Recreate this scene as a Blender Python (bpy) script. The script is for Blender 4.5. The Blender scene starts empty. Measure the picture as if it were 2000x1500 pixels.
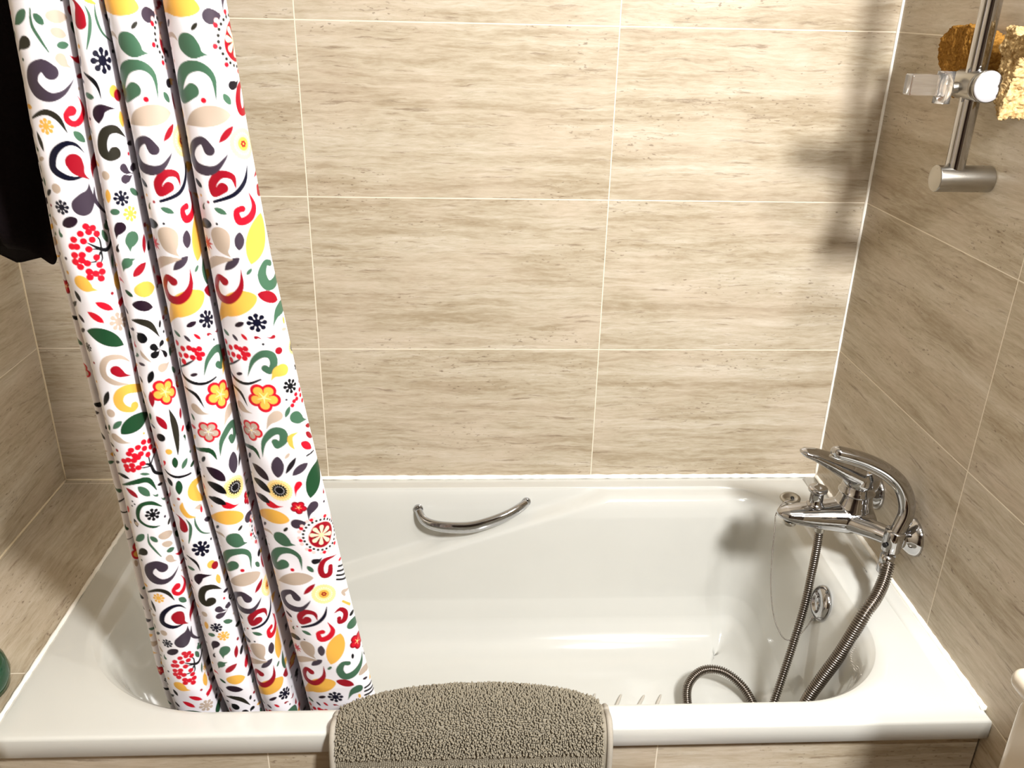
import bpy, bmesh, math, random
import numpy as np
from mathutils import Vector, Matrix, Euler
C = bpy.context.scene.collection
scene = bpy.context.scene
# ---------------------------------------------------------------- camera, light, exposure
CAM = dict(x=.3195, y=-1.7336, z=1.0025, yaw=-.0540, pitch=-.4155, roll=.0222, f=1689.8)
cam_data = bpy.data.cameras.new('camera'); cam = bpy.data.objects.new('camera', cam_data); C.objects.link(cam)
cyw, syw = math.cos(CAM['yaw']), math.sin(CAM['yaw']); cp, sp = math.cos(CAM['pitch']), math.sin(CAM['pitch'])
fwd = Vector((-syw*cp, cyw*cp, sp)); right = Vector((cyw, syw, 0)); up = right.cross(fwd)
cr, sr = math.cos(CAM['roll']), math.sin(CAM['roll'])
r2 = cr*right + sr*up; u2 = -sr*right + cr*up
m = Matrix((r2, u2, -fwd)).transposed().to_4x4(); m.translation = Vector((CAM['x'], CAM['y'], CAM['z']))
cam.matrix_world = m
cam_data.sensor_width = 36; cam_data.lens = CAM['f']/2000*36; cam_data.clip_start = .02
scene.camera = cam
vs = scene.view_settings
vs.view_transform = 'Standard'; vs.look = 'None'; vs.gamma = 1; vs.use_curve_mapping = False; vs.exposure = 0.0
world = bpy.data.worlds.new('world'); scene.world = world; world.use_nodes = True
world.node_tree.nodes['Background'].inputs[0].default_value = (.9, .85, .8, 1)
world.node_tree.nodes['Background'].inputs[1].default_value = .05
def area(name, loc, target, size, power, col, size_y=None):
    l = bpy.data.lights.new(name, 'AREA'); l.energy = power; l.color = col; l.size = size
    if size_y: l.shape = 'RECTANGLE'; l.size_y = size_y
    o = bpy.data.objects.new(name, l); C.objects.link(o); o.location = loc
    o.rotation_euler = (Vector(target)-Vector(loc)).to_track_quat('-Z', 'Y').to_euler()
    return o
WARM = (1, .995, .985)
area('mirror_light', (1.03, -1.80, 1.50), (.35, -.35, .1), .20, 68, WARM)
area('mirror_light', (1.095, -1.25, 1.50), (.45, -.2, .1), .06, 7, WARM)
area('ceiling_fill', (.95, -1.0, 1.82), (.6, -.5, 0), .30, 3, WARM)  # weak fill lamp added under the ceiling, out of view, no fitting there
MOTIFS = """
A L g 419,142,2,400,163,23,379,185,38,358,206,46,334,227,46,307,249,39,276,271,23,237,293,2
A S g 480,132,6,466,287,15,522,424,15,588,554,6
A L g 506,179,2,517,194,18,528,209,29,539,224,35,550,240,35,561,255,29,572,270,18,583,285,2
A L b 617,197,2,645,199,30,673,202,50,703,205,60,734,207,60,767,210,50,803,213,31,843,216,2
A L b 642,334,2,663,343,24,683,351,39,705,360,47,726,368,47,749,377,39,773,386,24,799,395,2
A L g 680,488,2,697,487,18,715,486,30,733,485,36,751,485,36,770,484,30,790,483,18,812,483,2
A D b 696,616,52,712,648,44,734,676,26,765,696,12,804,713,2
A D o 353,458,58,317,477,49,281,499,29,247,525,13,214,554,2
A S p 572,751,72,498,682,56,392,740,63,355,855,65,415,957,66,535,1007,44,660,968,26,761,878,11,814,818,2
A S r 719,1153,51,655,1196,27,670,1262,31,735,1295,31,816,1252,34,867,1154,23,848,1059,9,813,998,2
A S o 246,1234,11,433,1164,27,561,1221,29,636,1383,4
A N y 420,1316,85
A L g 705,1370,2,719,1388,20,734,1405,33,750,1423,40,765,1441,40,782,1460,33,799,1478,20,817,1497,2
A L o 281,1373,2,289,1404,12,296,1435,20,303,1466,24,310,1497,24,316,1528,20,323,1560,12,329,1591,2
A S n 784,1620,2,694,1514,18,572,1507,29,449,1607,36,408,1767,36,504,1861,32,604,1887,21,713,1874,5
A D R 641,1708,87,657,1770,74,683,1825,44,723,1872,19,777,1913,3
A D R 974,1673,61,905,1726,52,855,1781,30,833,1845,13,826,1913,2
A O b 391,1998,55
A D p 641,2203,105,686,2148,89,722,2089,53,744,2025,23,756,1956,3
A S p 817,2002,5,805,2179,24,963,2374,7
A N n 410,2214,84
A L P 375,2429,2,404,2416,28,431,2404,46,457,2393,55,481,2382,55,505,2372,46,527,2362,28,550,2352,2
A S k 974,2620,15,883,2729,22,786,2752,22,616,2645,7
A S k 761,2741,15,691,2725,10,635,2722,7
A S k 756,2725,12,758,2625,10,720,2567,7
A S k 749,2762,12,745,2850,10,700,2918,7
A S k 735,2771,12,664,2873,10,553,2873,7
A O r 630,2444,40,703,2470,40,650,2512,40,736,2545,41,557,2528,40,671,2609,41,470,2595,40,573,2618,40,434,2678,41,488,2682,41,613,2719,41,446,2783,41,530,2783,41,679,2827,41,514,2846,41,439,2864,41,567,2887,41,484,2927,41,694,2922,41,564,2989,41,706,3010,42,629,3023,41,558,3061,41,675,3090,42
A L g 888,2404,2,896,2427,13,904,2450,22,879,2477,26,891,2500,26,955,2519,22,923,2546,13,955,2568,2
A L g 810,2511,2,818,2534,17,825,2557,27,833,2580,33,841,2604,33,850,2627,28,858,2651,17,868,2675,2
A L g 896,2823,2,892,2850,10,887,2876,16,882,2903,19,876,2930,19,871,2956,16,866,2983,10,860,3010,2
A D y 446,3123,80,478,3163,68,514,3195,40,557,3215,18,605,3229,2
A L y 947,3051,2,889,3090,23,886,3124,39,882,3158,47,878,3192,47,874,3226,39,871,3260,23,867,3295,2
A O R 762,3302,22
A L r 543,3381,2,569,3397,20,594,3414,33,620,3431,40,645,3450,40,672,3469,34,699,3489,20,728,3511,2
A L r 414,3509,2,440,3528,20,464,3547,33,488,3568,40,510,3589,40,533,3611,34,555,3634,20,577,3658,2
A L r 819,3503,2,840,3481,16,862,3460,27,851,3446,33,934,3419,33,939,3399,27,954,3371,16,969,3343,2
A L k -84,3352,2,-80,3372,14,-75,3393,23,-71,3413,28,-66,3433,28,-61,3454,23,-57,3474,14,-52,3495,2
A L k 311,3242,2,318,3262,15,325,3283,24,332,3303,29,338,3324,30,345,3344,24,351,3365,15,358,3386,2
A L k -114,3592,2,-97,3574,16,-80,3557,27,-64,3540,33,-47,3522,33,198,3441,27,251,3410,16,286,3386,2
A N b 760,3678,120
A L G 328,3770,2,403,3786,48,465,3809,78,520,3838,95,574,3871,95,628,3908,79,684,3950,48,748,3997,2
A L G 855,3949,2,916,3930,28,920,3914,46,939,3885,55,958,3857,55,977,3828,46,995,3800,28,1014,3772,2
A S b 775,4243,5,657,4145,27,510,4141,34,419,4252,38,407,4392,38,516,4490,32,671,4537,5
A D R 564,4320,61,597,4359,52,636,4391,31,684,4414,14,743,4433,2
A N k 262,4005,62
A L k -89,4227,2,-89,4253,16,-89,4278,26,-89,4304,32,-89,4330,32,-89,4356,26,-89,4382,16,-90,4408,2
A S y 915,4692,45,691,4611,58,558,4636,57,496,4744,55,528,4854,51,639,4909,33,691,4862,51
A L r 819,4439,2,841,4411,12,835,4388,21,879,4359,25,911,4323,25,925,4286,21,939,4249,12,954,4213,2
A L k 274,4835,2,299,4800,17,319,4766,28,338,4734,34,355,4702,34,370,4671,28,385,4641,17,400,4612,2
A O b 361,4934,58
A L g 344,5168,2,368,5148,17,389,5129,28,409,5112,34,428,5095,34,446,5079,28,464,5064,17,481,5049,2
A L G 444,5239,2,502,5195,51,557,5157,84,612,5125,101,669,5099,101,734,5079,84,812,5069,51,910,5065,2
A D b 341,5293,52,391,5329,44,440,5358,26,493,5376,11,549,5388,2
A S k 923,6043,15,767,5927,22,724,5790,19,621,5732,7
A S k 724,5790,12,795,5697,10,916,5616,7
A S k 722,5774,10,722,5674,10,718,5629,7
A S k 721,5803,10,645,5798,10,578,5782,7
A O r 695,5422,41,786,5443,41,909,5549,41,519,5494,40,607,5473,40,688,5517,41,787,5536,41,483,5547,40,547,5584,40,627,5578,41,719,5624,41,839,5621,41,392,5664,41,457,5645,41,527,5657,41,405,5748,41,487,5732,41,413,5805,41,485,5804,41,584,5621,41,622,5727,41,561,5778,41
A O R 319,5508,24
A L g 557,5879,2,575,5883,10,593,5888,17,611,5894,20,630,5900,20,649,5907,17,668,5915,10,688,5924,2
A S G 248,6081,7,469,6006,32,644,6003,37,730,6196,7
A L g 500,6078,2,517,6102,24,534,6127,39,551,6153,48,568,6179,48,585,6206,40,602,6233,24,620,6261,2
A L R 315,6112,2,342,6129,17,366,6148,28,388,6168,34,409,6190,34,429,6212,28,448,6236,17,466,6260,2
A O k 372,6326,14,397,6371,14,347,6410,14
A S G 752,6485,7,622,6376,28,501,6377,28,425,6478,28,400,6627,24,473,6726,19,577,6771,19,669,6775,5
A N k 606,6565,99
A L k -43,6017,2,220,5912,14,271,5907,22,307,5911,27,337,5918,27,364,5928,22,387,5939,14,410,5952,2
A L d 318,6646,2,322,6666,14,326,6686,23,330,6706,28,334,6726,28,338,6746,23,342,6766,14,345,6786,2
A O b 345,6727,33
B S g 432,92,4,465,198,17,442,336,19,384,515,6
B S g 555,71,4,548,218,17,604,358,15,747,451,4
B N n 538,630,131
B S k 291,753,9,386,821,22,433,905,15,446,1022,2
B O y 627,949,67
B O R 683,995,63
B S P 377,1268,9,380,1185,55,420,1127,49,507,1117,22,598,1129,2
B L y 678,1159,2,679,1184,19,680,1209,31,680,1234,38,681,1260,38,682,1285,31,683,1310,19,684,1336,2
B S o 698,1446,2,565,1348,38,447,1356,47,384,1454,47,372,1577,48,430,1645,36,496,1600,64
B D p 570,1773,46,591,1799,39,618,1821,23,656,1839,10,706,1854,2
B D p 562,1900,46,596,1898,40,631,1892,23,666,1880,10,702,1865,2
B D p 753,1779,33,705,1796,28,780,1810,16,715,1833,7,715,1856,2
B O b 348,1844,50
B N n 482,2107,89
B L g 605,2013,2,622,2026,17,640,2039,29,658,2053,35,679,2067,35,700,2082,29,730,2097,18,717,2115,2
B L y 340,2003,2,337,2025,17,334,2047,28,331,2070,34,327,2092,34,324,2114,28,321,2137,17,317,2159,2
B N y 558,2296,90
B L g 323,2266,2,342,2264,17,359,2263,29,375,2262,34,390,2261,34,404,2261,28,417,2262,17,430,2262,2
B D P 412,2443,57,388,2474,48,367,2507,28,354,2543,13,347,2581,2
B D g 531,2581,72,505,2618,61,487,2657,36,479,2701,16,478,2747,2
B L R 720,2574,2,711,2606,17,702,2638,28,694,2670,33,686,2703,33,679,2735,28,671,2768,17,664,2801,2
B D g 425,2868,53,402,2892,45,381,2919,27,366,2950,12,354,2984,2
B S g 427,2855,34,516,2834,5
B L R 461,3051,2,484,3028,23,509,3007,38,534,2987,45,562,2967,45,591,2949,38,623,2931,23,659,2915,2
B L y 452,3232,2,483,3229,44,515,3228,72,550,3229,87,588,3231,87,630,3236,73,678,3243,44,737,3253,2
B L P 373,3411,2,410,3414,31,444,3419,51,477,3427,62,512,3437,62,548,3450,51,588,3464,31,633,3481,2
B S o 326,3618,9,428,3636,35,544,3705,40,640,3882,4
B D k 409,3865,57,404,3838,49,394,3814,29,378,3796,13,356,3783,2
B D k 525,3993,42,541,4011,36,560,4026,21,582,4036,9,607,4044,2
B D k 516,4103,43,542,4095,36,566,4085,21,587,4068,9,606,4048,2
B D k 687,4149,32,673,4119,27,656,4092,16,632,4069,7,606,4048,2
B D k 666,3970,32,643,3982,27,626,3997,16,615,4016,7,608,4039,2
B S b 354,4028,4,377,4101,22,459,4191,4
B D b 588,4301,55,626,4297,46,663,4290,27,699,4276,12,735,4257,2
B L k 372,4495,2,385,4468,18,398,4442,29,410,4416,35,421,4390,35,433,4366,29,444,4341,18,455,4317,2
B P y 560,4640,175
B L R 374,4612,2,373,4644,17,371,4676,28,368,4708,34,366,4740,34,364,4773,28,361,4805,17,359,4838,2
B L R 379,4969,2,394,4997,21,407,5026,34,421,5055,41,434,5085,41,447,5116,34,459,5147,21,472,5178,2
B L R 752,4950,2,745,4972,13,738,4994,21,731,5016,25,724,5038,25,718,5060,21,712,5083,13,705,5105,2
B S o 551,4902,5,576,5074,38,578,5240,43,556,5454,24,533,5587,5
B O k 366,5299,61
B O y 428,5520,43
B L G 482,5614,2,479,5638,18,476,5662,29,474,5685,35,471,5710,35,468,5734,29,466,5758,18,463,5782,2
B L g 661,5688,2,642,5705,17,624,5723,27,606,5741,33,589,5760,33,573,5779,27,558,5800,17,542,5820,2
B S k 305,5810,7,353,5870,14,463,5927,19,661,5936,12
B L k 463,5986,2,461,6004,17,459,6023,28,457,6042,33,455,6060,33,453,6079,28,452,6098,17,450,6117,2
B L k 319,5940,2,326,5958,16,331,5976,26,337,5995,32,343,6014,32,348,6032,26,353,6051,16,358,6071,2
B L G 467,5987,2,462,6018,20,457,6050,34,452,6081,41,446,6112,41,441,6144,34,436,6176,21,430,6208,2
B S y 827,6124,33,664,6128,56,633,6268,80,758,6414,33
B O R 404,6284,23
B D R -96,6529,41,-55,6467,35,243,6259,20,288,6174,9,305,6099,2
B S y 442,6352,7,418,6452,33,466,6580,31,574,6626,5
B D b 679,6509,36,649,6495,30,623,6488,18,599,6489,8,576,6497,2
B D R 358,6812,57,365,6733,49,359,6663,28,332,6608,13,278,6572,2
C L P 204,5768,2,246,5795,32,282,5825,53,315,5858,64,346,5893,64,375,5928,53,404,5965,32,431,6003,2
C L p 615,5603,2,609,5649,37,604,5696,61,598,5743,74,592,5791,74,586,5838,62,581,5886,38,575,5934,2
C L d 855,5644,2,831,5676,16,807,5709,26,783,5742,32,758,5776,32,734,5810,26,710,5845,16,685,5881,2
C L p 1005,5771,2,970,5787,26,935,5805,43,901,5825,52,868,5847,52,835,5869,43,803,5893,26,770,5918,2
C L G 1240,5791,2,1192,5870,55,1131,5929,91,1089,6000,110,1052,6077,110,1019,6158,91,987,6241,55,955,6326,2
C L k 164,6038,2,195,6047,20,221,6059,32,245,6073,39,267,6088,39,288,6104,32,308,6121,20,327,6138,2
C L k 121,6289,2,149,6289,14,171,6294,23,190,6300,28,207,6307,28,223,6315,23,238,6324,14,252,6334,2
C U y 559,6153,168
C D r 833,6068,42,805,6109,36,784,6153,21,772,6203,9,767,6256,2
C D r 368,6403,52,412,6425,44,459,6438,26,510,6438,11,563,6430,2
C P r 769,6451,104
C L y -49,6718,2,160,6644,54,266,6621,89,345,6619,108,415,6625,107,480,6636,89,542,6652,54,602,6670,2
C D p 981,6459,64,938,6502,55,904,6554,32,883,6615,14,870,6684,2
C D p 693,6733,72,735,6735,61,777,6730,36,817,6714,16,857,6690,2
C M r 1004,6980,305
C S b -35,6963,7,209,6917,22,294,6976,2
C D g 414,7006,102,453,7051,87,497,7084,51,550,7102,22,608,7110,3
C S g 618,7581,2,624,7337,27,501,7225,46,317,7263,59,189,7434,62,211,7557,55,372,7475,69
C O r 481,7575,30
C L g 709,7504,2,719,7521,17,728,7538,28,737,7554,34,747,7571,34,756,7588,28,765,7606,17,775,7623,2
C D d 831,7425,44,864,7421,38,895,7411,22,924,7393,10,951,7368,2
C S R 1180,7418,3,979,7428,32,893,7566,40,908,7705,40,1005,7692,38,1043,7561,32
C S k 1175,7632,15,1297,7699,13
C S k 1141,7701,15,1293,7778,15
C S k 1112,7764,15,1298,7864,15
C S k 1098,7837,15,1301,7944,15
C L b 185,7846,2,299,7794,51,388,7765,83,469,7747,100,544,7736,100,617,7730,83,687,7729,50,757,7733,2
C L R 571,8028,2,599,8000,17,627,7973,29,655,7946,34,682,7920,34,709,7895,28,736,7871,17,762,7847,2
C V y 860,8052,167
C S R 677,8544,3,657,8407,31,529,8378,43,422,8481,44,424,8601,33,530,8532,56
C S n 861,8296,5,791,8470,23,639,8613,23,410,8691,16
C S R 943,8444,3,1049,8404,31,1118,8498,39,1079,8614,42,991,8643,26,1001,8561,31
C S b 1305,8156,10,1164,8104,31,1175,8178,21
C S y 1118,8277,18,1235,8407,21
C L k 1177,8604,2,1193,8598,16,1209,8592,27,1226,8588,32,1245,8586,32,1268,8587,27,1288,8598,16,1317,8587,2
C L g 1102,8800,2,1131,8787,39,1161,8777,64,1195,8770,77,1232,8769,77,1282,8781,64,1329,8776,39,1356,8746,2
C S r 819,8595,3,866,8761,31,792,8887,42,662,8928,42,640,8811,31,710,8779,36
C L y 716,9455,2,753,9364,60,789,9275,99,825,9189,119,860,9104,118,895,9021,98,930,8939,59,965,8860,2
C P r 1214,9141,139
C L g 394,8765,2,414,8774,15,434,8784,25,454,8794,30,473,8804,30,492,8815,25,511,8827,15,530,8838,2
C O k 396,8952,16
C L k -28,9073,2,97,9006,27,160,8976,45,200,8967,54,233,8964,54,263,8965,45,291,8968,27,317,8973,2
C D b 405,9110,110,408,9189,94,423,9256,55,454,9309,24,496,9353,3
C T r 182,9212,85
C L p 639,9053,2,634,9083,24,629,9114,40,625,9145,49,620,9176,49,615,9207,41,611,9238,25,606,9270,2
C L p 390,9524,2,422,9497,22,453,9471,37,483,9447,44,512,9424,44,541,9402,37,569,9381,22,597,9361,2
C S b -23,9581,33,273,9419,53,504,9381,8
C S g 1266,9402,3,1180,9589,32,1030,9722,54,877,9742,59,827,9600,53,897,9469,37,980,9486,37
C L b 1106,9799,2,1138,9780,30,1173,9764,50,1210,9752,60,1254,9750,60,1308,9772,50,1357,9739,30,1388,9699,2
C L y -12,10315,2,242,10083,66,340,10014,108,423,9967,130,500,9932,130,574,9904,107,645,9882,65,714,9866,2
C L R 732,9830,2,770,9845,33,807,9861,55,845,9879,66,882,9899,66,919,9920,55,957,9943,33,995,9968,2
C D g 1050,10073,74,989,10097,63,935,10141,37,891,10208,16,853,10291,2
C S k 1166,10112,17,1428,10133,17
C S k 1153,10187,17,1413,10247,17
C S k 1139,10275,17,1432,10311,17
C N n 664,10205,120
C S p 449,1546,58,386,1444,40,264,1492,43,187,1607,50,237,1734,54,387,1780,50,506,1743,30,604,1648,15,651,1586,2
C S R 353,3109,49,280,3062,34,200,3188,39,225,3315,48,352,3353,48,473,3281,43,561,3147,26,590,2943,2
C S k 354,4164,7,251,4223,14,106,4288,9
C S k 139,4168,11,99,4363,21,238,4472,21,405,4503,18,580,4441,11
C O r 151,3949,38,239,4011,38,335,3996,38,166,4108,39,265,4106,38,390,4020,38,458,4008,38,421,4079,38,479,4086,38,348,4127,38,427,4141,38,-24,4223,39,204,4193,39
C O R 876,4055,50
C U y 1136,4092,97
C S g 424,4397,2,520,4185,27,658,4075,45,768,4101,50,784,4217,45,720,4321,39,666,4283,45
C D y 880,4326,78,826,4342,66,780,4369,39,742,4411,17,710,4462,2
C L k 1100,4327,2,1104,4339,8,1107,4352,13,1129,4363,16,1130,4375,16,1108,4391,13,1114,4403,8,1132,4414,2
C N k 954,4580,102
C S k 88,4578,9,261,4650,23,337,4846,2
C P y 584,4702,194
C O r 1112,4695,31,1105,4770,31,1017,4786,31,967,4807,31,930,4861,31,1125,4859,31,1016,4720,31
C L g 807,5019,2,819,4996,14,831,4973,23,843,4951,28,855,4929,28,867,4907,23,879,4885,14,891,4863,2
C D g 951,5042,80,984,5073,69,1023,5100,41,1071,5122,18,1140,5149,2
C D b 704,4977,70,653,5011,60,608,5056,35,572,5112,16,542,5176,2
C D b 204,4854,56,240,4890,48,282,4918,28,332,4935,12,385,4945,2
C P b 322,5210,147
C L R 1080,5215,2,1094,5221,14,1109,5229,23,1126,5237,28,1146,5247,28,1162,5261,24,1188,5264,14,1197,5265,2
C L R 1063,5309,2,1077,5327,18,1091,5345,29,1107,5364,36,1124,5385,36,1143,5406,30,1166,5430,18,1194,5456,2
C L r 964,5431,2,983,5450,25,1002,5470,41,1022,5490,50,1043,5512,50,1065,5534,41,1088,5558,25,1114,5583,2
C S g 417,5610,2,472,5376,31,617,5217,50,730,5226,50,735,5351,50,639,5450,29,622,5376,43
C S y 938,5270,5,834,5312,29,818,5420,29,852,5511,5
C S G -25,5534,10,284,5496,34,370,5647,5
C S k 1008,5657,12,1145,5635,12
C L k 167,6022,2,213,6038,29,252,6059,47,288,6084,57,322,6112,57,354,6143,47,386,6176,29,418,6212,2
C L k 131,6306,2,181,6305,27,221,6311,44,255,6321,53,287,6335,53,317,6351,44,345,6369,27,373,6390,2
F V R -82,6299,112
F O R -192,6734,35
F S k 369,6423,5,-84,6719,20,366,6749,5
F O r 336,6843,24
F D k -131,7153,56,-123,7213,47,-106,7266,28,-79,7309,12,341,7136,2
F L R -217,7279,2,-201,7297,11,-185,7316,19,-169,7334,22,-153,7352,22,-137,7371,19,-120,7389,11,-104,7408,2
F P y 327,7480,188
"""
ZROW = [0.998, 0.8654, 0.7131, 0.5364, 0.3732, 0.1859, 0.0263, -0.0788]
FOLD_EDGES = {0: ([-0.1798, -0.1873, -0.1899, -0.1825, -0.1817, -0.1816, -0.1841, -0.1802], [-0.1623, -0.1698, -0.1724, -0.165, -0.1642, -0.1641, -0.1666, -0.1627]), 1: ([-0.1588, -0.1663, -0.1689, -0.1615, -0.1607, -0.1606, -0.1631, -0.1592], [-0.0994, -0.1044, -0.1078, -0.1085, -0.1033, -0.0989, -0.1009, -0.0878]), 2: ([-0.0952, -0.1016, -0.1048, -0.1052, -0.0991, -0.0921, -0.0865, -0.0736], [-0.0645, -0.0643, -0.0653, -0.0618, -0.0548, -0.0399, -0.0287, -0.0201]), 3: ([-0.0613, -0.0575, -0.0555, -0.0513, -0.0498, -0.033, -0.0223, -0.016], [-0.0131, -0.0081, -0.0042, 0.0029, 0.0046, 0.0172, 0.0253, 0.0353]), 4: ([-0.0019, 0.0016, 0.005, 0.0115, 0.0188, 0.0332, 0.0496, 0.0564], [0.0627, 0.069, 0.0787, 0.096, 0.1149, 0.136, 0.1554, 0.1691])}
XL, XR, W = -.586, 1.131, .754
XT = -.387
FLOOR, CEIL, YF = -.56, 1.86, -2.55
# ---------------------------------------------------------------- helpers
def link(name, me, mat=None, parent=None, smooth=True):
    o = bpy.data.objects.new(name, me); C.objects.link(o)
    if mat: me.materials.append(mat)
    if parent: o.parent = parent
    if smooth and len(me.polygons): me.polygons.foreach_set('use_smooth', [True]*len(me.polygons))
    return o
def mesh(name, v, f, mat=None, parent=None, smooth=True):
    me = bpy.data.meshes.new(name); me.from_pydata([tuple(p) for p in v], [], f); me.update()
    bm = bmesh.new(); bm.from_mesh(me); bmesh.ops.recalc_face_normals(bm, faces=bm.faces); bm.to_mesh(me); bm.free()
    return link(name, me, mat, parent, smooth)
def from_bm(name, bm, mat=None, parent=None, smooth=True):
    me = bpy.data.meshes.new(name); bmesh.ops.recalc_face_normals(bm, faces=bm.faces); bm.to_mesh(me); bm.free()
    return link(name, me, mat, parent, smooth)
def empty(name, loc=(0, 0, 0)):
    o = bpy.data.objects.new(name, None); C.objects.link(o); o.location = loc; o.empty_display_size = .05
    o['_loc'] = 1
    return o
def tag(o, label=None, cat=None, group=None, kind=None):
    if label: o['label'] = label
    if cat: o['category'] = cat
    if group: o['group'] = group
    if kind: o['kind'] = kind
    return o
def adopt(root):   # parts are modelled in world space; keep them in place under an Empty at the thing's base
    mi = Matrix.Translation(root.location).inverted()
    def rec(o):
        for c in [x for x in bpy.data.objects if x.parent == o]:
            if o == root: c.matrix_parent_inverse = mi
            rec(c)
    rec(root)
def bevel(o, w, seg=3, ang=40):
    b = o.modifiers.new('bevel', 'BEVEL'); b.width = w; b.segments = seg; b.limit_method = 'ANGLE'; b.angle_limit = math.radians(ang)
    return o
def box(name, a, b, mat, parent=None, bev=0, seg=3):
    x0, y0, z0 = a; x1, y1, z1 = b
    v = [(x, y, z) for z in (z0, z1) for y in (y0, y1) for x in (x0, x1)]
    f = [(0,1,3,2), (4,6,7,5), (0,4,5,1), (2,3,7,6), (0,2,6,4), (1,5,7,3)]
    o = mesh(name, v, f, mat, parent, smooth=bev > 0)
    if bev: bevel(o, bev, seg)
    return o
def frames(pts):
    pts = [Vector(p) for p in pts]; n = len(pts); T = []
    for i in range(n):
        t = pts[min(i+1, n-1)]-pts[max(i-1, 0)]; T.append(t.normalized())
    ref = Vector((0, 0, 1)) if abs(T[0].z) < .9 else Vector((1, 0, 0))
    N = [(ref-T[0]*ref.dot(T[0])).normalized()]
    for i in range(1, n):
        a = N[-1]-T[i]*N[-1].dot(T[i]); N.append(a.normalized())
    return pts, T, N
def tube_geo(pts, rad, n=16, flat=1.0, cap=True, base=0, refn=None):
    """rings along pts; rad a number or list of r or (ra, rb)"""
    pts, T, N = frames(pts)
    if refn is not None:
        N = [(Vector(refn)-t*Vector(refn).dot(t)).normalized() for t in T]
    V = []; F = []
    for i, (p, t, a) in enumerate(zip(pts, T, N)):
        b = t.cross(a); r = rad[i] if hasattr(rad, '__len__') else rad
        ra, rb = r if hasattr(r, '__len__') else (r, r*flat)
        for k in range(n):
            th = 2*math.pi*k/n; V.append(p+a*ra*math.cos(th)+b*rb*math.sin(th))
    m_ = len(pts)
    for i in range(m_-1):
        for k in range(n):
            F.append((base+i*n+k, base+i*n+(k+1) % n, base+(i+1)*n+(k+1) % n, base+(i+1)*n+k))
    if cap:
        F.append(tuple(base+k for k in range(n))[::-1]); F.append(tuple(base+(m_-1)*n+k for k in range(n)))
    return V, F
def tube(name, pts, rad, mat, parent=None, n=16, **k):
    V, F = tube_geo(pts, rad, n, **k); return mesh(name, V, F, mat, parent)
def spline(ctrl, sub=8):
    P_ = [Vector(c) for c in ctrl]; out = []
    for i in range(len(P_)-1):
        p0 = P_[max(i-1, 0)]; p1 = P_[i]; p2 = P_[i+1]; p3 = P_[min(i+2, len(P_)-1)]
        for s in range(sub):
            t = s/sub
            out.append(.5*((2*p1)+(p2-p0)*t+(2*p0-5*p1+4*p2-p3)*t*t+(3*p1-p0-3*p2+p3)*t**3))
    out.append(P_[-1]); return out
def lathe(name, prof, origin, axis, mat, parent=None, n=40):
    """prof: list of (distance along axis, radius)"""
    ax = Vector(axis).normalized(); q = ax.to_track_quat('Z', 'Y'); o = Vector(origin); V = []; F = []
    for d, r in prof:
        for k in range(n):
            th = 2*math.pi*k/n; V.append(o+q @ Vector((r*math.cos(th), r*math.sin(th), d)))
    for i in range(len(prof)-1):
        for k in range(n): F.append((i*n+k, i*n+(k+1) % n, (i+1)*n+(k+1) % n, (i+1)*n+k))
    F.append(tuple(range(n))[::-1]); F.append(tuple((len(prof)-1)*n+k for k in range(n)))
    return mesh(name, V, F, mat, parent)
def rprof(L, r, e=.002, k=4):   # a cylinder with rounded rims
    out = [(0, r-e)]
    for i in range(1, k+1): a = i/k*math.pi/2; out.append((e-e*math.cos(a), r-e+e*math.sin(a)))
    for i in range(0, k+1): a = i/k*math.pi/2; out.append((L-e+e*math.sin(a), r-e+e*math.cos(a)))
    return out
def sstep(a, b, x):
    t = min(1, max(0, (x-a)/(b-a))); return t*t*(3-2*t)
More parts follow.
